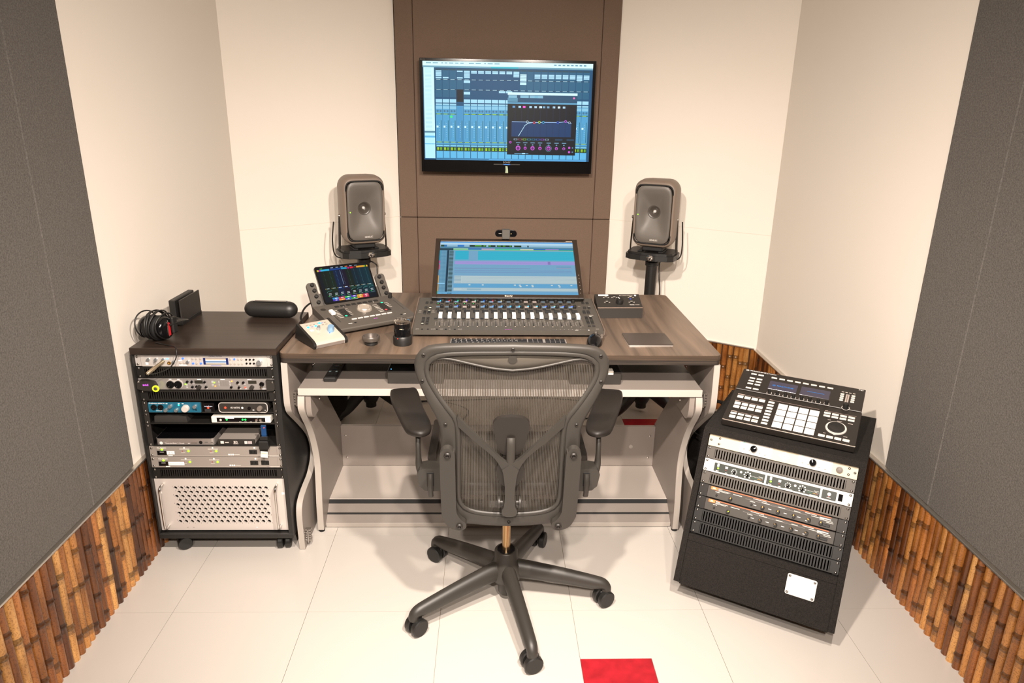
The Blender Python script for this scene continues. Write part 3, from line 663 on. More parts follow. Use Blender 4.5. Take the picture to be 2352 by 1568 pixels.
# U12-16: perforated computer front
t = thing('rack_server', 'silver perforated five-unit rack computer with two handles at the bottom of the left rack', 'rack computer', M=LR(16))
SH = 5*U-.002; mat('server_silver', '#cbc3bd', .38, .2)
nx, nr = 16, 9; xa, xb, za, zb = .062, .4195, .028, SH-.030; px_ = (xb-xa)/nx; pz = (zb-za)/nr; hr = min(px_, pz)*.40
m = MB(); m.box(0, xa, 0, .003, 0, SH); m.box(xb, PW, 0, .003, 0, SH); m.box(xa, xb, 0, .003, 0, za); m.box(xa, xb, 0, .003, zb, SH)
K = 12
def holecell(m, x0, x1, z0, z1, cx, cz):
    vs = []; fs = []
    for yy in (0, .009):
        for k in range(K): a = 2*PI*(k+.5)/K; vs.append((cx+hr*math.cos(a), yy, cz+hr*math.sin(a)))
    for k in range(K): fs.append((k, (k+1)%K, K+(k+1)%K, K+k))
    n0 = len(vs)
    for k in range(K):
        a = 2*PI*(k+.5)/K; c, s_ = math.cos(a), math.sin(a)
        sx = ((x1-cx) if c > 0 else (cx-x0)); sz = (z1-cz); q = min(sx/abs(c) if abs(c) > 1e-6 else 9, sz/abs(s_) if abs(s_) > 1e-6 else 9)
        vs.append((cx+c*q, 0, cz+s_*q))
    for k in range(K): fs.append((k, n0+k, n0+(k+1)%K, (k+1)%K))
    cor = [(x1,z1),(x0,z1),(x0,z0),(x1,z0)]
    for ci, (X_, Z_) in enumerate(cor):
        k0 = None
        for k in range(K):
            a1 = (k+.5)/K*4; a2 = (k+1.5)/K*4
            if a1 < ci+.5 <= a2: k0 = k
        if k0 is None: k0 = K-1
        vs.append((X_, 0, Z_)); fs.append((n0+k0, len(vs)-1, n0+(k0+1)%K))
    m.add(vs, fs)
for r in range(nr):
    z0 = za+r*pz; z1 = z0+pz
    if r % 2 == 0:
        for i in range(nx): holecell(m, xa+i*px_, xa+(i+1)*px_, z0, z1, xa+(i+.5)*px_, (z0+z1)/2)
    else:
        m.quad((xa,0,z0),(xa+px_/2,0,z0),(xa+px_/2,0,z1),(xa,0,z1)); m.quad((xb-px_/2,0,z0),(xb,0,z0),(xb,0,z1),(xb-px_/2,0,z1))
        for i in range(nx-1): holecell(m, xa+(i+.5)*px_, xa+(i+1.5)*px_, z0, z1, xa+(i+1)*px_, (z0+z1)/2)
m.build('perforated_front', 'server_silver', t)
m = MB(); m.box(.022, PW-.022, .017, .40, .001, SH-.001); m.build('case', 'black_metal', t)
for x in (.030, .452):
    m = MB(); pts = spline([(x,0,.022),(x,-.022,.022),(x,-.032,.032),(x,-.034,.06),(x,-.034,SH-.06),(x,-.032,SH-.032),(x,-.022,SH-.022),(x,0,SH-.022)], 5); m.tube(pts, .0046, 10); m.build('handle', 'chrome', t, 50)
p = MB(); p.rect(.010, .022, SH*.72, SH*.76, '#f4eeea', -.0004); p.rect(.466, .476, SH*.70, SH*.74, '#f8f4f0', -.0004); p.rect(.095, .101, .0115, .013, '#6a625c', -.0004); p.rect(.118, .124, .0115, .013, '#6a625c', -.0004); p.disc(.36, .012, .0022, '#ffffff', -.0004); p.build('printing', 'print', t)
# ------------------------------------------------------------------ right rack: carpeted slant case
mat('carpet_black', '#1e1b19', .95, noise=(300, .5), bump=(420, .6), spec=.2)
RC = T(.7884, 2.2689, 0) @ RZ(-.5484)
case = thing('slant_rack_case', 'black carpeted slant-front rack case standing at the right wall', 'rack case', M=RC)
TZ, BZ = .592, .086; tn = math.tan(.4028)
def fy(z, off=.014): return (z-.5724)*tn-off/math.cos(.4028)
prof = [(fy(BZ), BZ), (fy(TZ-.012)+.001, TZ-.012), (fy(TZ)+.012, TZ), (.405, TZ), (.405, BZ)]
for xa, xb in ((-.0215, -.0015), (.4841, .5041)):
    m = MB(); m.prism(prof, xa, xb, 'x'); m.build('side_panel', 'carpet_black', case)
m = MB(); m.prism([(fy(TZ-.016), TZ-.016), (fy(TZ-.012)+.001, TZ-.012), (fy(TZ)+.012, TZ), (.405, TZ), (.405, TZ-.016)], -.0014, .484, 'x'); m.build('top_panel', 'carpet_black', case)
m = MB(); m.box(-.0014, .484, fy(BZ)+.03, .405, BZ, BZ+.015); m.build('bottom_panel', 'carpet_black', case)
m = MB(); m.box(-.0014, .484, .392, .405, BZ+.015, TZ-.016); m.build('back_panel', 'carpet_black', case)
FR_ = RC.inverted() @ RRM
m = MB(); m.xf(FR_); m.box(-.0014, .484, -.0135, .004, -.539, -.385, .002); m.box(-.0014, .484, -.0135, .02, -.385, -.360, .002); lp = m.build('lower_panel', 'carpet_black', case)
m = MB(); m.xf(FR_); m.prism(rrect(.338, .429, -.458, -.391, .006, 4), -.0155, -.0135, 'y'); pl = m.build('cover_plate', 'pale_knob', lp, 30)
for x in (.345, .422):
    for z in (-.451, -.398): o = obj('screw', SCREW, pl); o.matrix_local = FR_ @ T(x, -.0156, z)
for x in (.002, .4646):
    m = MB(); m.xf(FR_); m.box(x, x+.016, .005, .008, -.358, .0); m.build('rack_rail', 'black_metal', case)
for x, y in ((.06, .0), (.42, .0), (.06, .35), (.42, .35)):
    caster(case, x, y, .034, .4, .022)
    m = MB(); m.box(x-.025, x+.025, y-.025, y+.025, BZ-.006, BZ, .001); m.cyl((x, y, .05), (x, y, BZ-.004), .008, n=10); m.build('caster_plate', 'steel', case, 40)
# --- gear in the slant case
H = PHt
t = gear('microphone_preamp', 'cream rack microphone preamp with two black chrome knobs, topmost in the slant case', 'rack unit', RR(1), face='cream_face', body=.2)
for k, x0 in enumerate((.107, .298)):
    m = MB(); m.box(x0, x0+.108, -.0014, .0, .001, H-.001, .0006); f = m.build('channel_plate', 'panel_white', t)
    p = MB()
    p.add([(x0+.013+.0085*math.cos(a), -.0018, .034+.0075*math.sin(a)) for a in (0, PI/2, PI, 3*PI/2)], [(0,1,2,3)], '#8fbdae' if k == 0 else '#a9d0c8')
    p.rect(x0+.0105, x0+.0155, .0335, .035, '#e8efe8', -.0022)
    for x, z in ((.008,.002),(.1,.002),(.008,.039),(.1,.039)): p.disc(x0+x-.004, z+.0015, .0014, '#8a8480', -.0018, 8)
    p.rect(x0+.071, x0+.089, .031, .0318, '#b0a8a4', -.0018); p.rect(x0+.073, x0+.087, .028, .0288, '#b0a8a4', -.0018); p.build('printing', 'print', f)
    knob(f, x0+.048, .0235, .0118, .014, 'black_gloss', 'gain_knob', n=26, y=-.0014, line='#ffffff')
    for x, z in ((.016,.018),(.034,.0165),(.068,.0145),(.087,.0135)): knob(f, x0+x, z, .0022, .007, 'steel', 'toggle', n=8, y=-.0014)
p = MB()
for w_, c in ((.0165,'#dcd4c6'),(.0125,'#c6b99f'),(.0085,'#dcd4c6'),(.004,'#c6b99f')):
    p.add([(.256+w_*1.15*math.cos(a), -.0004-(.0165-w_)*.03, .0218+w_*math.sin(a)) for a in (0, PI/2, PI, 3*PI/2)], [(0,1,2,3)], c)
p.build('logo', 'print', t)
m = MB(); m.lathe([(.0105,0),(.0105,.006),(.0075,.0065),(.007,.004),(0,.0045)], 22, c=(.428, 0, .0205), M=RX(PI/2)); m.build('power_button', 'warm_grey', t, 40)
screws(t, xs=(.0085, PW-.0085), zs=(.0218,)); screws(t, xs=(.037, .456), zs=(.012, .032))
vent('grey slotted vent panel under the cream preamp', RR(2), 46, 'vent_grey', .14, .84, 'slotted vent panels')
t = gear('dual_preamp', 'white rack preamp with two dark control windows, below the cream preamp in the slant case', 'rack unit', RR(3), face='white_face', body=.2)
mat('window_dark', '#2c312c', .4)
for x0, x1 in ((.036, .208), (.214, .384), (.390, .434)):
    m = MB(); m.box(x0, x1, -.0012, 0, .006, .0355, .0005); f = m.build('control_window', 'window_dark', t)
    p = MB(); Yp = -.0016
    if x1-x0 > .1:
        p.rect(x0+.010, x0+.017, .023, .034, '#c8c8c4', Yp); p.rect(x0+.008, x0+.018, .0075, .0095, '#e8e4dc', Yp); p.rect(x0+.038, x0+.047, .0225, .0305, '#c0c0bc', Yp); p.rect(x0+.04, x0+.048, .0075, .009, '#e8e4dc', Yp)
        for cx, n_, rr in ((.070, 8, .0085), (.115, 7, .0105)):
            for q in range(n_):
                a = PI*(1.25-1.5*q/(n_-1)); p.disc(x0+cx+rr*math.cos(a), .019+rr*math.sin(a), .0016 if cx < .1 else .0026, '#e6e6e2', Yp, 8)
        p.disc(x0+.0925, .024, .0042, '#b8b8b4', Yp, 10); p.rect(x0+.060, x0+.085, .0065, .0078, '#d8d4cc', Yp)
        for q in range(9): p.rect(x0+.130+.0042*q, x0+.132+.0042*q, .0185, .0198, '#d8d8d4', Yp)
        for q, c in enumerate(('#2f6a48','#2f6a48','#2f6a48','#2f6a48','#c89030','#d09830','#d09030','#a03030')): p.disc(x0+.134+.0042*q, .0145, .0013, c, Yp, 8)
        p.rect(x0+.140, x0+.165, .0068, .0082, '#d8d4cc', Yp); p.rect(x0+.152, x0+.166, .0225, .0235, '#d8d4cc', Yp)
    else:
        p.disc(x0+.022, .024, .0058, '#c8ccc8', Yp, 12); p.rect(x0+.016, x0+.028, .0115, .013, '#d8d4cc', Yp); p.disc(x0+.0215, .0165, .0018, '#a05050', Yp, 8)
    p.build('printing', 'print', f)
    if x1-x0 > .1:
        knob(f, x0+.0145, .0175, .0032, .0015, 'led_green', 'indicator', n=10, y=-.0012); knob(f, x0+.042, .017, .003, .003, mat('btn_brown', '#6a3a34', .5), 'button', n=8, y=-.0012)
        knob(f, x0+.070, .0175, .0048, .009, 'black_gloss', 'gain_knob', y=-.0012, line='#f4e8d0', n=14); knob(f, x0+.115, .0175, .0052, .009, 'black_gloss', 'gain_knob', y=-.0012, line='#f4e8d0', n=14)
m = MB(); m.box(.440, .453, -.0022, 0, .010, .033, .0008); m.build('power_switch', 'black_gloss', t)
p = MB(); p.rect(.030, .062, .0372, .0405, '#f3cdbd', -.0004); p.rect(.462, .472, .016, .0175, '#d8d0c0', -.0004); p.rect(.012, .028, .031, .0316, '#d8d0c4', -.0004); p.build('printing', 'print', t)
screws(t)
vent('grey slotted vent panel under the white preamp', RR(4), 46, 'vent_grey', .14, .84, 'slotted vent panels')
for u, lb in ((5, 'charcoal rack limiter with orange stripe and orange-dot knobs, upper of the two alike'), (6, 'charcoal rack limiter with orange stripe, lower of the two alike')):
    t = thing('compressor', lb, 'rack unit', M=RR(u), group='charcoal rack limiters')
    for x in (0, PW-.030): 
        m = MB(); m.box(x, x+.030, 0, .002, .0004, H, .0005); m.build('ear', 'black_metal', t)
    m = MB(); m.box(.030, .452, -.004, .20, .0015, H-.001, .0015); f = m.build('case', mat('limiter_grey', '#3b3733', .5), t)
    p = MB(); Yp = -.0044; o1, o2 = '#f0693c', '#ff7a3c'
    p.rect(.043, .432, .0385, .0408, o1, Yp); p.rect(.041, .064, .0305, .0408, o2, Yp-.0003); p.text('JBL', .0525, .033, .0055, '#ffe8d8', Yp-.0006, .012, 'c')
    p.rect(.066, .08, .0355, .038, '#b8b4b0', Yp); p.rect(.066, .108, .032, .0335, '#c0bcb8', Yp); p.rect(.066, .102, .029, .0305, '#c0bcb8', Yp)
    for x, z, w_ in ((.058,.024,.014),(.118,.031,.030),(.175,.0235,.018),(.185,.0345,.044),(.214,.029,.026),(.268,.029,.022),(.318,.030,.020),(.352,.0345,.036),(.398,.026,.040),(.449-.03,.0215,.022),(.372,.029,.04)): p.rect(x, x+w_, z, z+.0022, '#b4b0ac', Yp)
    p.rect(.160, .36, .0285, .0291, '#9a9692', Yp); p.rect(.398, .432, .031, .0345, '#c4c0bc', Yp)
    for x in (.205, .254, .304, .347): p.rect(x-.016, x-.006, .014, .016, '#d0ccc8', Yp); p.rect(x+.010, x+.018, .009, .011, '#d0ccc8', Yp)
    for q in range(24): p.rect(.206+.0042*q, .208+.0042*q, .0315, .0323, '#8c8884', Yp)
    p.build('printing', 'print', f)
    for q, x in enumerate((.112, .220, .270, .320, .368, .404)):
        k_ = knob(f, x if q else .112, .0145 if q < 4 else .0155, .0062, .012, 'black_plastic', y=-.004, n=14)
        mt = 'led_orange' if u == 5 else ('gold' if q else 'lime')
        d_ = MB(); d_.box(-.0012, .0012, -.0005, .0003, .001, .0058); dd = d_.build('pointer', MATS[mt], k_); dd.location = (0, -.012, 0); dd.rotation_euler = (0, (.4, .1, .1, .1, -.8, .1)[q] if u == 5 else (.9, -.3, -.5, -.4, -.7, .2)[q], 0)
    for x in (.064, .183): knob(f, x, .0145, .0035, .006, 'black_plastic', 'button', y=-.004, n=8)
    m = MB(); m.box(.410-.001, .432, -.008, -.004, .008, .0165, .001); m.build('power_button', 'black_plastic', f)
    screws(t, y=-.0002)
mat('vent_deep', '#141312', .5)
vent('black slotted vent panel under the limiters, upper of the bottom two in the slant case', RR(7), 46, 'vent_deep', .1, .88, 'slotted vent panels')
vent('black slotted vent panel, lowest in the slant case above the blank panel', RR(8), 46, 'vent_deep', .1, .88, 'slotted vent panels')

# ------------------------------------------------------------------ pad controller on top of the slant case
MW, ML = .432, .324
MM = T(.8275, 2.278, .6224) @ RZ(-.5333) @ RX(.2806) @ RX(-PI/2)   # x right, z up-slope, -y out of the face
pc = thing('pad_controller', 'black drum pad controller with sixteen white pads and two small screens on the slant case', 'pad controller', M=MM)
mat('pad_black', '#221e1b', .4); mat('pad_white', '#d8d2ca', .5, emit='#fff6ea', estr=.10); mat('btn_white', '#c6bfb5', .5, emit='#fff4e4', estr=.08)
k = MW/.44
m = MB(); m.box(0, MW, 0, .026, 0, .192*k, .0015); deck = m.build('deck', 'pad_black', pc)
m = MB(); m.box(.002, MW-.002, -.003, .024, .193*k, ML, .0015); top = m.build('display_deck', 'pad_black', pc)
m = MB(); m.box(0, MW, -.0006, .0004, .0006, .0024, .0003); m.build('front_edge', mat('edge_light', '#a08a7c', .35, .5), deck)
# legs that carry the tilt, local -> world vertical
inv = MM.inverted()
for uu in (.06, .36):
    bot = [(.8275+math.cos(-.5333)*uu-math.sin(-.5333)*vv, 2.278+math.sin(-.5333)*uu+math.cos(-.5333)*vv) for vv in (.225, .285)]
    m = MB(); pts = [inv @ Vector((bx, by, TZ+.0005)) for bx, by in bot]; tops = [(uu, .027, .225/math.cos(.2806)), (uu, .027, .285/math.cos(.2806))]
    dxv = Vector((.012, 0, 0)); q = []
    for P_ in (pts[0], pts[1], Vector(tops[1]), Vector(tops[0])): q += [P_-dxv, P_+dxv]
    m.add(q, [(0,2,4,6),(7,5,3,1),(0,1,3,2),(2,3,5,4),(4,5,7,6),(6,7,1,0)]); m.build('stand_leg', 'black_plastic', pc)
m = MB()
for uu in (.04, .39): m.box(uu-.012, uu+.012, .026, .0275, .008, .028)
m.build('feet', 'black_rubber', pc, kind='stuff')
def share(parent, name, mtl, mk, spots):
    me = None
    for s_ in spots:
        if me is None:
            m = MB(); mk(m); o = m.build(name, mtl, parent); me = o.data
        else: o = obj(name, me, parent)
        o.location = s_
p0x, p0z, ps = .1627*1, .0115, .1404
share(deck, 'pad', 'pad_white', lambda m: m.box(-.0156, .0156, -.0014, .0, -.0156, .0156, .001), [(p0x+ps*(i+.5)/4, 0, p0z+ps*(j+.5)/4) for j in range(4) for i in range(4)])
def bt(w_, h_): return lambda m: m.box(-w_/2, w_/2, -.0022, 0, -h_/2, h_/2, .0012)
share(deck, 'button', 'btn_white', bt(.0215, .0155), [((.03+.026*i)*k, 0, z*k) for z in (.149,.107,.086,.025) for i in range(4)])
share(deck, 'button', 'btn_white', bt(.0215, .0105), [((.03+.026*i)*k, 0, .045*k) for i in range(4)]+[(.1415*k, 0, (.023+.0181*j)*k) for j in range(8)]+[((.332+.0263*i)*k, 0, z*k) for z in (.152,.136) for i in range(4)])
share(deck, 'button', 'btn_white', bt(.0215, .013), [((.331+.0258*i)*k, 0, .0225*k) for i in range(4)])
m = MB(); m.lathe([(.0275,0),(.0275,.003),(.033,.003),(.034,.0),(.0275,0)], 36, c=(.370*k, 0, .078*k), M=RX(PI/2)); m.build('jog_ring', 'pale_knob', deck, 40)
m = MB(); m.lathe([(.0268,0),(.0265,.007),(.022,.008),(.017,.006),(0,.0055)], 36, c=(.370*k, 0, .078*k), M=RX(PI/2)); m.build('jog_wheel', 'black_plastic', deck, 40)
p = MB()
for xa, xb, z, w_ in ((.018,.118,.1635,.026),(.018,.118,.121,.016),(.018,.118,.0565,.02),(.132,.303,.1645,.010),(.322,.425,.164,.010)):
    p.rect(xa*k, xb*k, z*k, z*k+.0009, '#b8a098', -.0003); p.rect(xa*k, (xa+w_)*k, z*k-.0006, z*k+.0026, '#b8a49c', -.0004)
for x, z, w_ in ((.338,.116,.010),(.368,.118,.016),(.403,.116,.016),(.334,.039,.008),(.365,.041,.008),(.398,.0405,.012)): p.rect(x*k, (x+w_)*k, z*k, z*k+.0018, '#d8ccc4', -.0003)
p.text('SHIFT', (.108)*k, .0225*k, .0045, '#3a342e', -.0026, .013, 'c')
p.build('printing', 'print', deck)
ty = -.003
share(top, 'button', 'btn_white', bt(.0205, .0085), [((.122+.0284*i)*k, ty, .3*k) for i in range(8)]+[((.046+.0265*i)*k, ty, z*k) for z in (.302,.208) for i in range(2)]+[((.046+.0265*i)*k, ty, z*k) for z in (.274,.2555,.237) for i in range(2)])
for (xa, xb), txt in (((.112, .212), '@ MASCHINE'), ((.225, .325), None)):
    m = MB(); m.box(xa*k, xb*k, ty-.0006, ty+.0004, .228*k, .280*k, .0003); sc_ = m.build('display', mat('lcd_glass', '#3c3a48', .15), top)
    p = MB()
    if txt: p.text(txt, (xa+xb)/2*k, .2505*k, .0075, '#3f9bf0', ty-.001, .074, 'c')
    else: p.rect((xa+.022)*k, (xb-.018)*k, .2535*k, .256*k, '#4a90d8', ty-.001)
    p.build('screen_image', attr_mat('lcd_print', True, 1.0, .3), sc_)
for i in range(8):
    kn = knob(top, (.123+.0284*i)*k, .201*k, .0062, .016, 'black_plastic', 'encoder', y=ty, n=14)
    m = MB(); m.lathe([(.0078,0),(.0092,0),(.0092,.0005),(.0078,.0005),(.0078,0)], 20, M=RX(PI/2)); m.build('ring', 'pale_knob', kn)
kn = knob(top, .385*k, .199*k, .0095, .020, 'black_plastic', 'master_knob', y=ty, n=18)
m = MB(); m.lathe([(.0115,0),(.0132,0),(.0132,.0005),(.0115,.0005),(.0115,0)], 22, M=RX(PI/2)); m.build('ring', 'pale_knob', kn)
share(top, 'button', 'btn_white', bt(.0125, .0085), [(x*k, ty, (.277-.0125*j)*k) for x in (.365, .402) for j in range(4)])
p = MB()
for x in (.380, .3865): p.rect((x-.0025)*k, (x+.0025)*k, .222*k, .282*k, '#a49890', ty-.0003)
for i in range(4): p.rect((.361+.0125*i)*k, (.369+.0125*i)*k, .2905*k, .2945*k, '#b8b0a8', ty-.0003)
p.text('@ MASCHINE', .012, .3135, .0062, '#f4f0ec', ty-.0004, .075); p.text('STUDIO', .089, .3135, .0052, '#e0dcd6', ty-.0004, .034); p.text('NI', .408, .3135, .006, '#f0ece6', ty-.0004, .014)
p.build('printing', 'print', top)
# ------------------------------------------------------------------ things on the desk
DZ = .825
mat('ctl_grey', '#4a4640', .5); mat('ctl_grey2', '#4d4842', .5); mat('fader_white', '#e2ddd6', .35); mat('key_black', '#17171a', .45); mat('bezel_black', '#14120f', .35); mat('bezel_brown', '#2a211b', .4)
# --- sixteen-fader control surface
S3 = T(.073-.3655, 2.5645, .853) @ RZ(.0102) @ RX(.0986) @ RX(-PI/2)
cs = thing('control_surface', 'wide charcoal sixteen-fader mixing control surface in the middle of the desk', 'control surface', M=S3)
W, L = .731, .357
m = MB(); m.prism([(-.004,-.006),(.001,.0),(.001,L),(.028,L),(.022,.02),(.016,-.004)], .0, W, 'x'); body = m.build('body', 'ctl_grey', cs, 30)
for xa, xb in ((-.0035, 0), (W, W+.0035)):
    m = MB(); m.prism([(-.005,-.004),(-.003,L+.002),(.027,L),(.02,.01),(.014,-.004)], xa, xb, 'x'); m.build('side_cheek', mat('cheek', '#6a5a4e', .45), cs)
for xx in (.05, W-.05):
    for zz in (.03, L-.03):
        m = MB(); m.cyl((xx, .015+.03*zz, zz), (xx, (.0265 if zz < .1 else .0575), zz+.001), .008, n=10); m.build('foot', 'black_rubber', cs)
leds1 = ['#28b0ff','#ff4040','#28e090','#6a50ff','#a0f0d0','#2a70ff','#ff5050','#ffe0a0']+[None]*8
leds2 = [None, None, '#2a60ff', None, None, '#3080e0', '#3080e0', '#2a90ff', '#20b0ff', '#20b0ff', '#20a8ff', '#20b0ff', '#3a60f0', '#70b0a0', '#3a60f0', '#3a60f0']
FX = [.1+.0364*i for i in range(16)]
fz = [.141]*11+[.141, .132, .136, .136, .134]
def fcap(m):
    m.prism([(-.002,-.0235),(-.0135,-.0215),(-.0145,-.004),(-.0115,.0),(-.0125,.004),(-.0125,.021),(-.002,.0235)], -.0072, .0072, 'x')
share(body, 'fader_cap', 'fader_white', fcap, [(x, 0, z) for x, z in zip(FX, fz)])
def enc(m): m.lathe([(.0068,0),(.0068,.010),(.006,.0125),(0,.0128)], 14, M=RX(PI/2))
share(body, 'encoder', 'black_plastic', enc, [(x, 0, z) for z in (.302, .241) for x in FX])
share(body, 'button', 'black_plastic', lambda m: m.box(-.0065, .0065, -.002, .0, -.006, .006, .001), [(x-.018, 0, z) for z in (.281, .221, .118) for x in FX])
share(body, 'wide_button', 'black_plastic', lambda m: m.box(-.012, .012, -.003, .0, -.006, .006, .001), [(x-.005, 0, z) for z in (.203, .188) for x in FX])
SB = [(.035,.299),(.053,.299),(.035,.289),(.053,.289),(.035,.243),(.053,.243),(.035,.232),(.053,.232)]+[(x, z) for x in (.034,.051) for z in (.202,.188,.174)]+[(x, z) for x in (.034,.051) for z in (.126,.110,.094,.078,.063)]
SB += [(W-a+.013-.003, b+.006) for a, b in SB[:8]]+[(x, z) for x in (.680,.697) for z in (.208,.196,.184)]+[(x, z) for x in (.681,.698) for z in (.144,.130,.116,.102,.088,.074,.048)]
share(body, 'button', 'black_plastic', lambda m: m.box(-.0058, .0058, -.0025, .0, -.0045, .0045, .001), [(x, 0, z) for x, z in SB])
p = MB(); g = MB()
for i, x in enumerate(FX):
    for z, lds in ((.309, leds1), (.249, leds2)):
        cc = lds[i]; base = '#5a6a78' if not cc else '#6a88a8'
        if i in (3, 4, 10, 11): base = '#a89c98'
        p.rect(x-.024, x-.008, z-.009, z+.009, base, -.0005)
        if cc: g.disc(x-.0085, z+.009, .0042, cc, -.001, 10)
    if i in (0, 2, 3, 4): g.disc(x-.018, .281, .002, '#30e060', -.0026, 8)
    p.rect(x-.0012, x+.0012, .042, .118, '#050505', -.0005); p.disc(x+.001, .040, .0022, '#e0d0c0', -.0006, 8)
    for q in range(8): p.rect(x+.006, x+.013, .048+.0095*q, .0496+.0095*q, '#a8a098', -.0005)
    p.rect(x-.017, x-.0155, .046, .086, '#8c857e', -.0005); p.rect(x-.0155, x-.008, .0845, .086, '#8c857e', -.0005)
for x, z, w_ in ((.012,.012,.014),(.070,.012,.018),(.104,.012,.012),(.138,.012,.007),(.172,.012,.016),(.672+.03,.018,.012),(.694,.160,.018),(.010,.199,.010),(.008,.186,.012),(.062,.199,.010),(.060,.186,.016),(.672,.325,.008),(.662,.26,.010),(.704,.26,.010)): p.rect(x, x+w_, z, z+.0022, '#d8d0c8', -.0005)
for x in (.045,.067,.101,.135,.169): p.disc(x-.008, .0125, .0042, '#0a0a0a', -.0006, 10)
for q in range(7): p.rect(.548+.0155*q, .550+.0155*q, .0125, .0145, '#c8c0b8', -.0005)
p.rect(.535, .66, .010, .0107, '#8c857e', -.0005)
p.rect(.62, .632, -.001, .001, '#f0ece6', -.0036); p.disc(.672, .0005, .0028, '#f0ece6', -.0036, 10)
p.build('printing', 'print', body)
for x, z in ((.053,.232),(.051,.202),(.034,.063),(.698,.144)): g.rect(x-.004, x+.004, z-.002, z+.002, '#fff0c0', -.003)
g.build('lights', 'glow_dot', body, kind='stuff')
p = MB(); p.text('avid', .352, .0105, .0055, '#d050d8', -.0006, .014); p.text('S3', .368, .0105, .0048, '#d050d8', -.0006, .009); p.build('logo', 'print', body)

# --- monitor lying far back on its arm
MNM = T(.077, 2.878, .8995) @ RZ(.0045) @ RX(PI/2-1.0407) @ RX(-PI/2)
mon = thing('computer_monitor', 'black computer monitor tilted far back above the control surface, showing an editing timeline', 'monitor', M=MNM)
w2 = .32; h = .375
m = MB(); m.box(-w2, w2, .0, .022, 0, h, .002); mb = m.build('housing', 'bezel_black', mon)
m = MB(); m.box(-.13, .13, .022, .05, .06, h-.06, .01); m.build('rear_cover', 'black_plastic', mon)
sx0, sx1, sz0, sz1 = -.2985, .2985, .0195, .3555
bz = MB()
bz.box(-w2, sx0, -.003, .0, 0, h, .001); bz.box(sx1, w2, -.003, 0, 0, h, .001); bz.box(sx0, sx1, -.003, 0, 0, sz0, .001); bz.box(sx0, sx1, -.003, 0, sz1, h, .001)
bez = bz.build('bezel', 'bezel_brown', mon)
p = MB(); p.text('BenQ', .003, .006, .0085, '#e8d8c8', -.0034, .032, 'c'); p.rect(sx0, sx1, sz1+.0012, sz1+.0024, '#8a7866', -.0034); p.rect(.268, .297, sz1+.004, sz1+.007, '#b0a090', -.0034)
for q in range(6): p.disc(.309, .03+.022*q, .0014, '#c8c0b8', -.0034, 6)
p.build('printing', 'print', bez)
class Canvas:
    def __init__(s, x0, x1, z0, z1, y=-.0006): s.m = MB(); s.x0, s.x1, s.z0, s.z1, s.y, s.k = x0, x1, z0, z1, y, 0
    def r(s, a, t, b, u, col, lay=1):
        s.m.rect(s.x0+(s.x1-s.x0)*a, s.x0+(s.x1-s.x0)*b, s.z1-(s.z1-s.z0)*u, s.z1-(s.z1-s.z0)*t, col, s.y-.00025*lay)
    def d(s, a, t, r, col, lay=3, n=12): s.m.disc(s.x0+(s.x1-s.x0)*a, s.z1-(s.z1-s.z0)*t, r*(s.x1-s.x0), col, s.y-.00025*lay, n)
    def line(s, pts, w_, col, lay=3):
        W_, H_ = s.x1-s.x0, s.z1-s.z0; P = [(s.x0+W_*a, s.z1-H_*t) for a, t in pts]; hw = w_*W_/2
        for (a, b), (c, d_) in zip(P, P[1:]):
            L_ = math.hypot(c-a, d_-b) or 1; nx_, nz_ = -(d_-b)/L_*hw, (c-a)/L_*hw; y = s.y-.00025*lay
            s.m.add([(a-nx_,y,b-nz_),(c-nx_,y,d_-nz_),(c+nx_,y,d_+nz_),(a+nx_,y,b+nz_)], [(0,1,2,3)], col)
    def done(s, parent, mt='screen'): return s.m.build('screen_image', mt, parent)
cv = Canvas(sx0, sx1, sz0, sz1, .0)
R = cv.r
R(0,0,1,1,'#74a4c4'); R(0,0,1,.02,'#4f9be0',2); R(0,.02,1,.06,'#b4d6ea',2); R(0,.06,1,.10,'#8fb8d0',2); R(0,.10,1,.14,'#4f84a0',2)
for a, b, c in ((.005,.03,'#2a4a3a'),(.03,.05,'#2f70b0'),(.13,.18,'#2f78c8'),(.22,.345,'#1c3226'),(.36,.415,'#1c3226'),(.425,.54,'#1c3226'),(.555,.61,'#24402c'),(.655,.665,'#203030')): R(a,.065,b,.10,c,3)
for a, b in ((.26,.31),(.325,.34),(.362,.38),(.43,.455),(.47,.49),(.52,.535)): R(a,.072,b,.088,'#62c032',4)
R(0,.135,.10,.175,'#28424e',3)
for a, b, c in ((.10,.21,'#9ed0a0'),(.21,.31,'#3f66c4'),(.31,.41,'#c8a0d0'),(.41,.60,'#50c0a0'),(.60,.70,'#d0d0c0'),(.70,.79,'#2a62b8'),(.79,.89,'#9a7ad0'),(.89,1,'#2a7ab8')): R(a,.135,b,.155,c,3)
R(.10,.155,1,.165,'#3ab080',3); R(.10,.165,1,.17,'#a8d060',4)
R(0,.175,.055,1,'#5a8eac',2); R(.055,.175,.07,1,'#20384a',2); R(.07,.175,.105,1,'#7aa4bc',2)
for q in range(34):
    t_ = .185+.024*q; R(.072,t_,.103,t_+.013,'#1c3a34',3); R(.01,t_+.004,.05,t_+.008,'#86b4cc',3); R(.028,t_+.010,.045,t_+.013,'#3c6c88',3)
R(0,.18,.006,.36,'#2aa0c0',3); R(0,.38,.006,.43,'#d83888',3); R(0,.45,.006,.55,'#e03858',3); R(0,.66,.006,.94,'#d8a050',3); R(0,.94,.006,1,'#50b050',3); R(0,.80,.05,.812,'#9ad8ff',4)
R(.115,.185,.215,.355,'#36b0cc',3); R(.285,.185,1,.36,'#38b2cc',3)
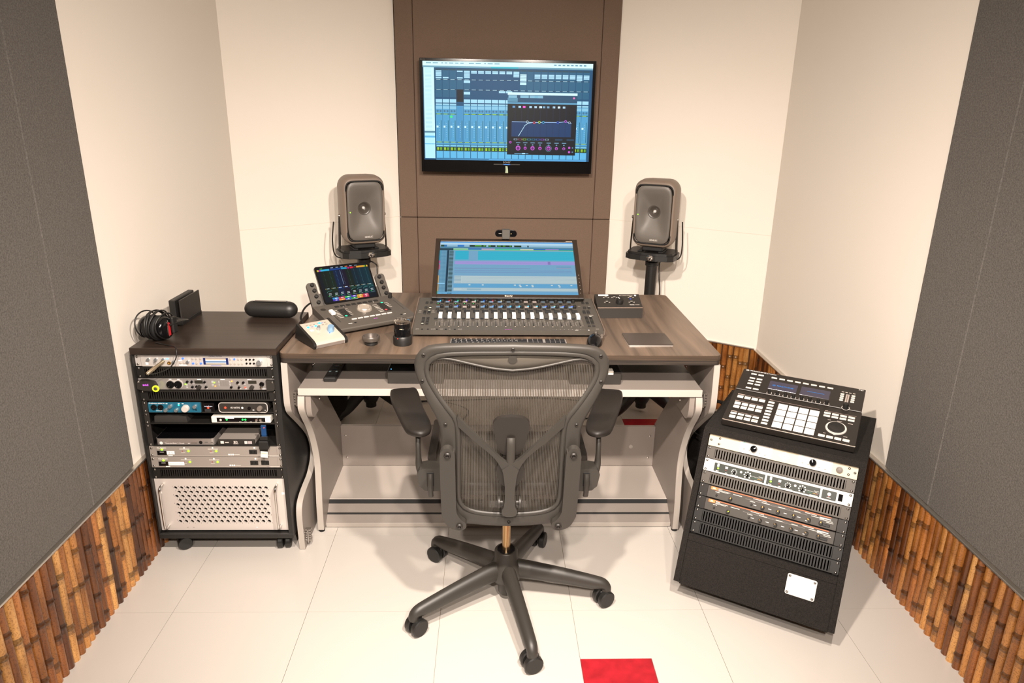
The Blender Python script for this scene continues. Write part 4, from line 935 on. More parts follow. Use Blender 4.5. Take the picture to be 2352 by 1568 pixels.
for q in range(8): R(.285,.20+.019*q,1,.2025+.019*q,'#2c9cb8',4); R(.115,.20+.019*q,.215,.2025+.019*q,'#2c9cb8',4)
R(.115,.385,1,.445,'#a096d4',3); R(.115,.405,1,.408,'#8c84c4',4); R(.115,.425,1,.428,'#8c84c4',4); R(.80,.385,.82,.44,'#8478b4',4)
R(.115,.515,.67,.521,'#7878a8',3); R(.115,.56,.97,.566,'#7080b0',3); R(.115,.59,.97,.596,'#7080b0',3); R(.86,.48,.97,.486,'#56688c',3); R(.86,.506,.97,.511,'#b080a0',3)
R(.115,.66,1,.80,'#b4c8cc',3)
for q in range(5): R(.17,.685+.025*q,1,.689+.025*q,'#93b0bc',4); R(.115,.672+.026*q,.165,.684+.026*q,'#8aa6b6',4)
R(.115,.81,1,.87,'#5fa2cc',3)
for a, t_ in ((.22,.82),(.315,.82),(.545,.82),(.58,.82),(.585,.845),(.63,.825),(.67,.82),(.672,.845),(.81,.82),(.86,.82),(.865,.845),(.95,.82)): R(a,t_,a+.014,t_+.018,'#c8d4d0',4)
R(.115,.885,1,.935,'#b4c8cc',3); R(.17,.90,1,.904,'#93b0bc',4); R(.17,.918,1,.921,'#93b0bc',4); R(.21,.895,.31,.925,'#8fb0c0',4); R(0,.955,1,1,'#66a4cc',3)
cv.done(mon)
# arm that carries it, standing on the desk behind the control surface
bk_ = MNM.inverted()
P0 = bk_ @ Vector((.077, 3.17, DZ)); m = MB(); m.xf(bk_ @ T(.077, 3.155, 0)); m.box(-.05, .05, -.04, .07, DZ, DZ+.012, .003); m.cyl((0, .03, DZ+.012), (0, .03, DZ+.085), .017, n=16); m.build('stand', 'black_metal', mon, 40)
m = MB(); a_ = bk_ @ Vector((.077, 3.185, DZ+.08)); m.tube([a_, (0, .075, .17), (0, .048, .17)], .014, 10); m.build('arm', 'black_metal', mon, 40)
# --- webcam clipped on the monitor's upper edge
wc_ = thing('webcam', 'small black webcam clipped on top of the tilted monitor', 'webcam', (.072, 3.196, 1.098), .0)
m = MB(); m.prism(rrect(-.049, .049, .006, .034, .0139, 8), -.012, .012, 'y'); m.build('body', 'black_gloss', wc_, 40)
m = MB(); m.box(-.018, .018, -.016, .014, -.004, .039, .002); m.build('clip', 'ctl_grey', wc_)
p = MB(); p.rect(-.033, -.020, .0195, .021, '#b0aca4', -.0124); p.disc(.023, .020, .0016, '#e0c890', -.0124, 8); p.build('printing', 'print', wc_)

# --- dock with tablet
DKM = T(-.5787, 2.5601, .853) @ RZ(.6181) @ RX(.1772) @ RX(-PI/2)
dkk = thing('control_dock', 'grey transport control dock with jog wheel left of the control surface', 'control surface', M=DKM)
W, L = .349, .2206
m = MB(); m.prism([(-.001,0),(-.001,L),(.028,L),(.020,.03),(.017,.0),(.010,-.004),(.002,-.004)], 0, W, 'x'); pl = m.build('deck', 'ctl_grey2', dkk, 30)
m = MB(); m.prism([(.020,.05),(.026,L-.005),(.058,L-.005),(.036,.05)], .03, W-.03, 'x'); m.build('underside', 'black_plastic', dkk)
m = MB(); m.lathe([(.031,0),(.031,.006),(.027,.012),(.021,.013),(.018,.010),(0,.0095)], 32, c=(.182, -.001, .131), M=RX(PI/2)); m.build('jog_wheel', mat('jog_silver', '#d9cfc2', .25, .7), pl, 40)
m = MB(); m.box(.037, .055, -.014, -.001, .118, .152, .003); m.build('fader_cap', 'fader_white', pl)
share(pl, 'button', 'pale_knob', lambda m: m.box(-.0105, .0105, -.004, 0, -.0035, .0035, .001), [(.104+.0255*i, -.001, .0585) for i in range(7)])
share(pl, 'button', 'black_plastic', lambda m: m.box(-.007, .007, -.003, 0, -.0042, .0042, .001), [(x, -.001, .155-.0125*j) for x in (.086, .101) for j in range(6)]+[(x, -.001, .157-.0135*j) for x in (.258, .273) for j in range(6)])
share(pl, 'button', 'black_plastic', lambda m: m.box(-.009, .009, -.003, 0, -.006, .006, .001), [(.089+.0246*i, -.001, .188) for i in range(8)])
p = MB()
for j in range(6): p.rect(.057, .075, .153-.0128*j, .1565-.0128*j, '#d8d0c6', -.0016); p.rect(.228, .247, .150-.0132*j, .1535-.0132*j, '#d8d0c6', -.0016)
for j in range(5): p.rect(.107, .121, .155-.0133*j, .158-.0133*j, '#c8c0b6', -.0016)
for j in range(4): p.rect(.282, .298, .153-.0133*j, .156-.0133*j, '#d8d0c6', -.0016)
p.rect(.0445, .0465, .055, .118, '#0a0a0a', -.0015); p.rect(.332, .334, .075, .17, '#35302c', -.0015); p.rect(.115, .245, .2095, .210, '#6a645c', -.0015)
p.rect(.066, .082, .028, .032, '#e8e0d8', -.0016); p.disc(.095, .030, .005, '#101010', -.0016, 10); p.rect(.305, .316, .030, .0335, '#e8e0d8', -.0016); p.disc(.296, .0315, .005, '#101010', -.0016, 10)
p.disc(.029, .182, .011, '#26221f', -.0016, 14); p.rect(.112, .114, .176, .196, '#e0d8d0', -.0016); p.rect(.245, .247, .176, .196, '#e0d8d0', -.0016)
p.build('printing', 'print', pl)
p = MB(); p.text('avid', .176, .033, .0065, '#d050d8', -.0018, .016); p.build('logo', 'print', pl)
g = MB(); g.disc(.086, .0925, .0052, '#18d890', -.0046, 10); g.disc(.273, .157, .0052, '#18d890', -.0046, 10); g.disc(.258, .09, .0045, '#ff4040', -.0046, 10); g.build('lights', 'glow_dot', pl, kind='stuff')
knob(pl, .331, .196, .0078, .022, 'black_plastic', 'volume_knob', y=-.001)
IPM = T(-.6776, 2.8335, .8745) @ RZ(.5691) @ RX(.9111) @ RX(-PI/2)
WI = DKM.inverted() @ IPM       # wings lie in the tablet plane
for xs, kx in (((-.047, -.012), (-.0275, -.0245, -.0235, -.0215)), ((.2535, .296), (.2715, .2745, .2755, .2795))):
    m = MB(); m.xf(WI)
    if xs[0] < 0: poly = rrect(-.050, -.010, -.030, .108, .012, 4)
    else: poly = rrect(.255, .297, -.030, .112, .012, 4)
    m.prism(poly, .004, .018, 'y'); wg = m.build('side_wing', 'ctl_grey2', dkk, 30)
    for kx_, kz in zip(kx, (.096, .070, .0435, .0165)):
        m = MB(); m.xf(WI); m.lathe([(.0082,0),(.0082,.008),(.0070,.0105),(0,.011)], 16, c=(kx_, .004, kz), M=RX(PI/2)); m.build('knob', 'black_plastic', wg, 40)
m = MB(); m.xf(WI); m.box(-.012, .257, .014, .024, -.030, .06, .002); m.box(.02, .22, -.004, .014, -.026, -.003, .002); m.build('cradle', 'ctl_grey', dkk)
tab = thing('tablet', 'black tablet showing coloured channel strips, propped on the control dock', 'tablet', M=IPM)
m = MB(); m.prism(rrect(0, .243, 0, .1755, .010, 5), .002, .010, 'y'); m.build('body', mat('tab_edge', '#8c8a88', .3, .8), tab, 30)
m = MB(); m.prism(rrect(.0008, .2422, .0008, .1747, .0095, 5), .0, .0025, 'y'); m.build('glass', 'black_gloss', tab, 30)
cv = Canvas(.009, .234, .009, .1665, .0002); R = cv.r
R(0,0,1,1,'#04101a')
for i, c in enumerate(('#0a1a12','#0c2014','#061c3c','#140c24','#0c1c14','#04202c','#042834','#042c36')): R(.06+.118*i,.10,.06+.118*(i+1),.88,c,2)
R(.0,.045,.03,.095,'#d8c020',3); R(.03,.045,.07,.095,'#a030a0',3); R(.07,.045,.235,.095,'#30b0d8',3); R(.235,.045,.47,.095,'#0c3c84',3); R(.47,.045,.58,.095,'#1f98bc',3); R(.59,.045,.625,.095,'#c01878',3); R(.64,.045,.70,.095,'#d01c38',3); R(.70,.045,.76,.095,'#5a2020',3); R(.77,.045,.93,.095,'#e0a030',3); R(.93,.045,.955,.095,'#60b030',3); R(.97,.045,1,.095,'#e0b030',3)
for a, c in ((.06,'#60e030'),(.27,'#a8c0e0'),(.37,'#a8c0e0'),(.46,'#c0d0e8'),(.55,'#ff8030'),(.64,'#a8c0e0'),(.74,'#80a0c0')): R(a,.012,a+.05,.028,c,3)
for i in range(8):
    x_ = .06+.118*i; cc = ('#20403a','#24504a','#2a5c86','#3a5068','#2a4c46','#2a5866','#2c606c','#2c606c')[i]
    for q in range(11): R(x_+.045,.13+.04*q,x_+.058,.145+.04*q,cc,3)
    R(x_+.02,.605,x_+.075,.622,'#c0d8ff' if i in (2,3) else '#a0b8b8',3); R(x_+.0,.605,x_+.008,.622,'#e0c030',3)
    R(x_,.645,x_+.11,.65,('#1e5040','#3a5020','#10408a','#10408a','#2a8060','#2a8070','#2a8080','#2a8080')[i],3)
    if i in (0,4,5,6,7): cv.line([(x_+.01,.73),(x_+.03,.695),(x_+.06,.685),(x_+.11,.68)], .004, '#4aa8a0', 3)
    for q in range(2): R(x_+.035,.755+.035*q,x_+.085,.768+.035*q,'#d0dce0',3)
    R(x_+.02,.82,x_+.045,.832,'#30c050',3); R(x_+.03,.845,x_+.10,.852,'#90a0a8',3)
for i, (c1, c2) in enumerate((('#8a5020','#101820'),('#2a90d0','#4a38b8'),('#c83858','#f09030'),('#28b840','#2a48c0'),('#5a38c0','#109830'),('#d0a820','#f08828'),('#d84060','#c83050'))):
    x_ = .02+.118*i; 
    if i: R(x_,.885,x_+.116,.935,c1,4); R(x_,.937,x_+.116,.985,c2,4); R(x_+.045,.90,x_+.09,.918,'#f0f0f0',5); R(x_+.045,.953,x_+.08,.968,'#f0f0f0',5)
R(.38,.989,.62,.996,'#e0e8f0',5)
for q in range(12): R(.425,.12+.035*q,.436,.15+.035*q,'#6a88b0',4)
cv.done(tab)

# --- white-topped monitor remote
WM = T(-.6212, 2.4226, .8475) @ RZ(.6814) @ RX(.2758) @ RX(-PI/2)
rm = thing('monitor_remote', 'small white-topped desktop remote with black sides and blue lights', 'remote controller', M=WM)
mat('remote_white', '#aea598', .42)
m = MB(); m.prism([(-.001,.006),(-.001,.135),(.0565,.135),(.0395,.0745),(.0225,.012),(.021,-.007),(.006,-.007),(.001,-.001)], .0, .113, 'x'); b_ = m.build('body', 'remote_white', rm, 40)
m = MB(); m.box(.002, .111, .0065, .020, -.0085, -.0065, .0006); f_ = m.build('front_strip', 'alu', rm)
for xa, xb in ((-.010, -.0003), (.1133, .123)):
    m = MB(); m.prism([(-.004,.010),(-.004,.140),(.057,.140),(.024,.012),(.0215,-.009),(.008,-.0105),(.0,-.006)], xa, xb, 'x'); m.build('side_cheek', 'black_plastic', rm, 30)
knob(b_, .087, .056, .0125, .022, mat('blue_knob', '#8fb4d0', .25, .5, emit='#3a80d8', estr=.12), 'volume_knob', n=24, y=-.001); knob(b_, .049, .078, .0068, .014, 'silver_knob', 'knob', y=-.001)
m = MB(); m.box(.016, .031, -.004, -.001, .072, .084, .002); m.build('button', 'fader_white', b_)
for x, z in ((.021,.103),(.051,.104),(.072,.117)): knob(b_, x, z, .0046, .0035, mat('btn_cyan', '#30b8f0', .4, emit='#28b4ff', estr=2.2), 'lit_button', n=12, y=-.001)
p = MB()
for i in range(6):
    for j in range(2): p.rect(.018+.0145*i, .026+.0145*i, .103+.013*j, .1055+.013*j, '#5a5650', -.0014); 
p.rect(.075, .08, .044, .047, '#7090ff', -.0016); p.rect(.03, .042, .049, .053, '#a8a098', -.0014); p.rect(.015, .095, .1285, .1292, '#a8a0b0', -.0014); p.build('printing', 'print', b_)
g = MB(); g.rect(.074, .079, .0405, .0455, '#3a68ff', -.0018); g.disc(.037, .104, .002, '#4060ff', -.0018, 8); g.disc(.084, .117, .002, '#4060ff', -.0018, 8); g.build('lights', 'glow_dot', b_, kind='stuff')
# --- black passive monitor controller
KM = T(.4512, 2.8407, .871) @ RZ(.0382) @ RX(.4012) @ RX(-PI/2)
kb = thing('volume_controller', 'black wedge-shaped desktop volume controller with large knob right of the control surface', 'volume controller', M=KM)
c4, s4 = math.cos(.4012), math.sin(.4012)
def kd(d): return (d*c4, -d*s4)      # straight down by d, in (y,z) of the tilted frame
W, L = .1914, .0926
bt_ = kd(.0455); bb = (kd(.0455+L*s4)[0], L+kd(.0455+L*s4)[1])
m = MB(); m.prism([(0,0),(0,L),bb,bt_], 0, W, 'x'); b_ = m.build('body', 'gear_dark', kb)
m = MB(); m.box(.0, W, -.0005, .0015, -.0012, .0012, .0005); m.build('front_edge', 'edge_light', b_)
knob(b_, .098, .034, .0155, .021, 'black_plastic', 'volume_knob', n=26, line='#f4f0ea')
p = MB(); p.rect(.015, .058, .080, .090, '#f0ece4', -.0004); p.rect(.022, .052, .084, .086, '#6a6460', -.0006); p.text('BIG KNOB PASSIVE', .105, .0805, .0045, '#c8beb4', -.0004, .058); p.disc(.174, .083, .005, '#f4f0ea', -.0005, 12); p.disc(.150, .059, .0038, '#2848d0', -.0005, 10)
for x, z in ((.045,.036),(.150,.036),(.045,.067),(.081,.067),(.152,.068)): p.rect(x-.012, x-.006, z, z+.0022, '#d0c8c0', -.0004); p.rect(x+.008, x+.014, z, z+.0022, '#d0c8c0', -.0004); p.rect(x-.004, x+.006, z+.006, z+.0085, '#d8d0c8', -.0004)
p.text('TESS', .139, .0165, .0055, '#f4f0ea', -.0004, .020); p.rect(.162, .181, .0175, .0205, '#b0a8a0', -.0004); p.build('printing', 'print', b_)
for x, z in ((.045,.033),(.150,.033),(.045,.064),(.081,.064)): knob(b_, x, z, .0022, .006, 'black_metal', 'toggle', n=8)

# --- keyboard, mouse, trackpad
kbd = thing('computer_keyboard', 'full-size silver keyboard with black keys in front of the control surface', 'keyboard', (.072, 2.478, DZ), .005)
m = MB(); m.box(-.217, .217, -.057, .057, .001, .006, .002); kb_ = m.build('base', mat('kb_silver', '#c8c2bc', .35, .6), kbd)
keys = {}
def key(wid, x, y, hgt=.0165):
    kk = (round(wid, 4), round(hgt, 4))
    if kk not in keys:
        m = MB(); m.box(-wid/2, wid/2, -hgt/2, hgt/2, .0, .0032, .001); o = m.build('key', 'key_black', kbd); keys[kk] = o.data
    else: o = obj('key', keys[kk], kbd)
    o.location = (x, y, .006)
pt = .01885; y_ = [.0455-.0188*i for i in range(6)]
for r, row in enumerate(([1]*15, [1]*13+[2.0], [1.5]+[1]*12+[1.5], [1.75]+[1]*11+[2.25], [2.25]+[1]*10+[2.75], [1.25,1.25,1.25,6.25,1.25,1.25,1.25,1.25])):
    x = -.2135; tot = sum(row); u_ = .2835/tot
    for wk in row: key(wk*u_-.0022, x+wk*u_/2, y_[r], .0165 if r else .012); x += wk*u_
for r in range(6):
    for i in range(3):
        if r == 3 or (r == 4 and i != 1): continue
        key(.0167, .0815+pt*i, y_[r], .0165 if r else .012)
for r in range(6):
    for i in range(4):
        if r == 5 and i == 1: continue
        key(.0167, .146+pt*i, y_[r], .0165 if r else .012)
p = MB(); p.xf(RX(-PI/2))
for r in range(6):
    for i in range(12): p.rect(-.205+.0205*i+r*.004, -.200+.0205*i+r*.004, y_[r]-.002, y_[r]+.002, '#b8b4b0', -.0095)
p.build('printing', 'print', kbd)
ms = thing('computer_mouse', 'black wireless mouse beside the keyboard', 'mouse', (.394, 2.505, DZ), -.25)
m = MB(); prof = []
N_ = 14; vs = []; fs = []
for i in range(N_+1):
    v = i/N_; y = -.058+.116*v; hw = .031*math.sin(PI*min(max(v*.94+.05, 0), 1))**.55*(1-.12*v); hz = .036*math.sin(PI*(v*.86+.09))**.7
    for a in range(9): an = PI*a/8; vs.append((-hw*math.cos(an)*(1 if True else 1), y, .002+hz*math.sin(an)**.8))
for i in range(N_):
    for a in range(8): fs.append((i*9+a, i*9+a+1, (i+1)*9+a+1, (i+1)*9+a))
    fs.append((i*9, (i+1)*9, (i+1)*9+8, i*9+8))
fs.append(tuple(range(9))); fs.append(tuple(N_*9+a for a in range(9))[::-1]); m.add(vs, fs); m.build('body', 'black_gloss', ms, 60)
m = MB(); m.lathe([(0,-.004),(.010,-.004),(.0115,-.002),(.0115,.002),(.010,.004),(0,.004)], 16, c=(0, .030, .030), M=RY(PI/2)); m.build('scroll_wheel', 'ctl_grey', ms, 40)
m = MB(); m.box(.016, .028, .005, .05, .020, .024, .002); m.build('thumb_panel', 'warm_grey', ms)
tp = thing('trackpad', 'flat dark square trackpad with pale front edge on the right of the desk', 'trackpad', (.600, 2.545, DZ), .012)
m = MB(); m.prism(rrect(-.084, .084, -.070, .072, .005, 3), .0045, .0075, 'z'); m.build('surface', mat('tp_dark', '#3d3530', .3), tp, 30)
m = MB(); m.prism(rrect(-.084, .084, -.0702, .072, .005, 3), .0, .0044, 'z'); m.build('base', 'kb_silver', tp, 30)

# --- camera lens standing on its cap, and the loose adapter ring
ln = thing('camera_lens', 'black camera lens with silver mount standing upright on the desk', 'camera lens', (-.319, 2.487, DZ))
m = MB(); m.lathe([(.0335,0),(.0345,.003),(.0345,.030),(.032,.034),(0,.034)], 30); m.build('lens_hood', 'black_plastic', ln, 40)
m = MB(); m.lathe([(.0305,.034),(.0305,.062),(.0295,.064),(.0300,.066),(.0300,.082),(0,.082)], 30); m.build('barrel', 'black_gloss', ln, 40)
m = MB(); m.lathe([(.0300,.0822),(.0305,.087),(.0300,.091),(.025,.095),(.021,.0955),(.020,.090),(.014,.088),(0,.087)], 30); m.build('mount', 'chrome', ln, 40)
p = MB(); p.rect(-.006, .004, .064, .0665, '#c8b890', -.0308); p.build('printing', 'print', ln)
knob(ln, -.014, .030, .0016, .0012, 'led_red', 'alignment_dot', n=8, y=-.032)
ar = thing('adapter_ring', 'small grey lens adapter ring lying on the desk', 'lens ring', (-.434, 2.482, DZ))
m = MB(); m.lathe([(.0225,.0),(.0240,.002),(.0235,.010),(.021,.012),(.0195,.010),(.0195,.0),(.0225,0)], 28); m.build('mount', 'black_plastic', ar, 40)
m = MB(); m.lathe([(.022,.0122),(.031,.016),(.0318,.022),(.0318,.030),(.030,.033),(.027,.033),(.0255,.027),(.020,.0125),(.022,.0122)], 30); m.build('ring', mat('ring_grey', '#57504a', .35, .4), ar, 40)
# ------------------------------------------------------------------ loudspeakers on stands
mat('spk_grey', '#7a6c60', .5, bump=(700, .12)); mat('spk_face', '#5f5a54', .42, bump=(700, .1)); mat('cone_dark', '#453f39', .35); mat('dome', '#e2ddd6', .22, .3)
def rr_ring(w_, h_, r, n=7, cz=0): return [(a, b+cz) for a, b in rrect(-w_/2, w_/2, -h_/2, h_/2, r, n)]
def loft(m, rings, cap0=True, cap1=True):
    n = len(rings[0]); vs = [p for r in rings for p in r]; fs = []
    for i in range(len(rings)-1):
        for k in range(n): fs.append((i*n+k, (i+1)*n+k, (i+1)*n+(k+1)%n, i*n+(k+1)%n))
    if cap0: fs.append(tuple(range(n)))
    if cap1: fs.append(tuple((len(rings)-1)*n+k for k in range(n))[::-1])
    m.add(vs, fs)
def speaker(label, loc, rz, rx):
    M = T(*loc) @ RZ(rz) @ RX(rx)
    t = thing('loudspeaker', label, 'loudspeaker', M=M, group='studio monitor loudspeakers')
    W_, H_, D_ = .237, .350, .243; c = H_/2
    m = MB(); rings = []
    for y, w_, h_, r in ((.006,.186,.300,.040),(.003,.194,.312,.042),(.006,.206,.326,.044),(.03,.216,.346,.05),(.08,.220,.350,.055),(.14,.212,.340,.06),(.19,.190,.31,.06),(.214,.155,.27,.05),(.222,.11,.22,.045)):
        rings.append([(x, y, z+c) for x, z in rr_ring(w_, h_, r)])
    loft(m, rings, False, True); m.build('cabinet', 'spk_grey', t, 60)
    # front baffle: flares smoothly into the round throat
    m = MB(); rings = []; tz = c+.012; NA = 56
    def edge(a, A=.0905, B=.146, p=7): ca, sa = abs(math.cos(a)), abs(math.sin(a)); r = ((ca/A)**p+(sa/B)**p)**(-1/p); return r*math.cos(a), r*math.sin(a)
    for s_, y in ((0, .008), (.0, -.004), (.05, -.0068), (.2, -.0062), (.36, -.003), (.52, .002), (.68, .008), (.84, .014), (1.0, .0185)):
        ring = []
        for k in range(NA):
            a = -2*PI*k/NA; x, z = edge(a); cx_, cz_ = .0335*math.cos(a), tz-c+.0335*math.sin(a)
            ring.append((x+(cx_-x)*s_, y, z+(cz_-z)*s_+c))
        rings.append(ring[::-1])
    loft(m, rings, False, False); bf = m.build('baffle', 'spk_face', t, 60)
    m = MB(); m.lathe([(.0345,-.0185),(.0335,-.018),(.024,-.024),(.013,-.034),(.011,-.036),(0,-.036)], 32, c=(0, 0, tz), M=RX(PI/2), caps=False); m.build('cone', 'cone_dark', bf, 60)
    m = MB(); m.lathe([(.0085,-.036),(.0078,-.031),(.0055,-.028),(.003,-.0268),(0,-.0264)], 16, c=(0, 0, tz), M=RX(PI/2)); m.build('tweeter_dome', 'dome', bf, 60)
    # slots of the hidden woofers, top and bottom corners
    for zc_, sg in ((c+.146, 1), (c-.146, -1)):
        m = MB(); pts = spline([(-.0945,.001,zc_-sg*.042),(-.0925,-.001,zc_-sg*.018),(-.080,-.0015,zc_-sg*.001),(-.055,-.002,zc_+sg*.004),(0,-.002,zc_+sg*.0045),(.055,-.002,zc_+sg*.004),(.080,-.0015,zc_-sg*.001),(.0925,-.001,zc_-sg*.018),(.0945,.001,zc_-sg*.042)], 5)
        m.tube(pts, [(.0035, .0035)]*len(pts), 8); m.build('woofer_slot', 'black_rubber', bf, 50)
    p = MB(); p.text('GENELEC', .012, .041, .0085, '#d8d2ca', -.0075, .042, 'c'); p.build('lettering', 'print', bf)
    knob(bf, -.078, c-.002, .0028, .002, 'led_green', 'power_light', n=10, y=-.0055)
    m = MB(); m.box(-.055, .055, .03, .19, -.022, .004, .006); m.build('isolation_foot', 'black_rubber', t)
    return t, M
def stand(label, x, y, rz, rot=0):
    t = thing('speaker_stand', label, 'speaker stand', (x, y, 0), rz, 'speaker stands behind the desk')
    m = MB(); m.cyl((0, 0, .03), (0, 0, .905), .030, n=24); m.build('pole', 'black_metal', t, 40)
    m = MB(); m.lathe([(.034,.86),(.036,.862),(.036,.882),(.034,.884)], 20); m.build('collar', 'black_plastic', t, 40)
    m = MB(); pr = [(-.132,-.045),(-.128,-.075),(-.10,-.098),(-.04,-.110),(.04,-.110),(.10,-.098),(.128,-.075),(.132,-.045),(.132,.06),(.11,.09),(-.11,.09),(-.132,.06)]
    m.prism(pr, .905, .932, 'z'); m.prism([(a*.93, b*.9) for a, b in pr], .932, .944, 'z'); pt = m.build('cradle_plate', 'black_plastic', t)
    m = MB()
    for q in (-1, 1): m.box(q*.055-.012, q*.055+.012, -.07, .06, .944, .950, .002)
    m.build('rubber_strips', 'black_rubber', pt, kind='stuff')
    m = MB(); m.lathe([(.0,0),(.015,0),(.017,.004),(.0165,.012),(.013,.016),(.009,.017),(.008,.011),(0,.010)], 12, c=(.012, -.110, .922), M=RX(PI/2)); m.build('clamp_knob', 'chrome', pt, 25)
    # yoke
    for q in (-1, 1):
        m = MB(); pts = spline([(0,.03,.895),(q*.08,.02,.893),(q*.118,.01,.903),(q*.124,.0,.935),(q*.121,-.005,1.03),(q*.1165,-.005,1.12)], 5); m.tube(pts, [(.0035, .009)]*len(pts), 8); m.build('yoke_arm', 'black_metal', t, 50)
        m = MB(); m.lathe([(.009,0),(.009,.006),(.006,.010),(0,.010)], 12, c=(q*.116, -.005, 1.115), M=RY(q*PI/2)); m.build('yoke_bolt', 'steel', t, 40)
    m = MB(); m.lathe([(.036,.06),(.050,.09),(.052,.20),(.042,.225),(.03,.225)], 22); m.build('base_hub', 'black_plastic', t, 40)
    for k in range(3):
        a = rot+k*2*PI/3; d = Vector((math.cos(a), math.sin(a), 0))
        m = MB(); pts = spline([d*.02+Vector((0,0,.17)), d*.08+Vector((0,0,.125)), d*.17+Vector((0,0,.062)), d*.29+Vector((0,0,.030))], 5)
        m.tube(pts, [(.055-.030*i/(len(pts)-1), .026-.010*i/(len(pts)-1)) for i in range(len(pts))], 10); lg = m.build('leg', 'black_metal', t, 50)
        m = MB(); m.cyl(d*.285+Vector((0,0,.0)), d*.285+Vector((0,0,.040)), .012, n=12); m.build('foot', 'steel', lg, 40)
    return t
stand('black speaker stand with tripod legs behind the left end of the desk', -.672, 3.745, .42, -2.72)
stand('black speaker stand with tripod legs behind the right end of the desk', .876, 3.745, -.45, -2.05)
speaker('grey rounded studio loudspeaker left of the dark fabric panel', (-.636, 3.645, .972), .42, .03)
speaker('grey rounded studio loudspeaker right of the dark fabric panel', (.840, 3.645, .972), -.45, .03)

# ------------------------------------------------------------------ wall television
tv = thing('television', 'flat black television on the dark fabric panel showing a blue mixing screen', 'television', (.092, 4.115, 1.308))
hw, hh = .480, .598
m = MB(); m.box(-hw, hw, .002, .045, 0, hh, .003); m.box(-.25, .25, .045, .07, .1, .5, .004); m.build('housing', 'black_plastic', tv)
sx0, sx1, sz0, sz1 = -.463, .463, .066, .583
m = MB(); m.box(-hw, sx0, -.002, .004, 0, hh, .001); m.box(sx1, hw, -.002, .004, 0, hh, .001); m.box(sx0, sx1, -.002, .004, 0, sz0, .001); m.box(sx0, sx1, -.002, .004, sz1, hh, .001); bz = m.build('bezel', 'black_gloss', tv)
m = MB(); m.box(-.16, .16, .07, .0995, .12, .48, .003); m.build('wall_bracket', 'black_metal', tv)
m = MB(); m.box(-.075, .075, -.006, -.002, .043, .048, .001); lb_ = m.build('light_bar', 'gear_dark', bz)
g = MB(); g.rect(-.018, .018, .044, .0465, '#3a78e8', -.0064); g.build('lights', 'glow_dot', lb_, kind='stuff')
p = MB(); p.text('SONY', .0, .052, .010, '#8a847c', -.0026, .042, 'c'); p.text('BRAVIA', -.475, .589, .005, '#6a645c', -.0026, .026); p.build('lettering', 'print', bz)
m = MB(); m.prism([(-.008,.036),(.004,.036),(.007,.018),(.008,-.002),(-.008,-.002),(-.006,.018)], -.004, -.0022, 'y'); m.build('tape_strip', mat('tape', '#a8b898', .6), bz)
cv = Canvas(sx0, sx1, sz0, sz1, .0); R = cv.r
R(0,0,1,1,'#0f4a70'); R(0,0,1,.045,'#cdeef4',2); R(0,.045,1,.062,'#6a9cb0',2); R(.40,.045,.56,.062,'#28a8b8',3)
for a, b in ((.02,.05),(.06,.09),(.11,.12),(.13,.145),(.155,.18),(.19,.21),(.22,.24),(.27,.30),(.31,.34),(.36,.37),(.38,.41),(.42,.45)): R(a,.012,b,.022,'#7aa8b8',3)
for q in range(8): R(.77+.025*q,.014,.785+.025*q,.026,'#5a90a8',3)
R(.005,.062,.066,.70,'#c4eef6',2); R(.005,.705,.066,.72,'#5f8ca0',3); R(.005,.72,.066,.985,'#aee2f0',2)
for q in range(46): R(.012,.075+.0135*q,.05,.0775+.0135*q,'#8ac0d0',3)
R(.005,.75,.066,.77,'#5fb0dc',3); R(.005,.83,.066,.838,'#5fb0dc',3)
nch = 22; cw = (.985-.072)/nch
rnd = random.Random(3)
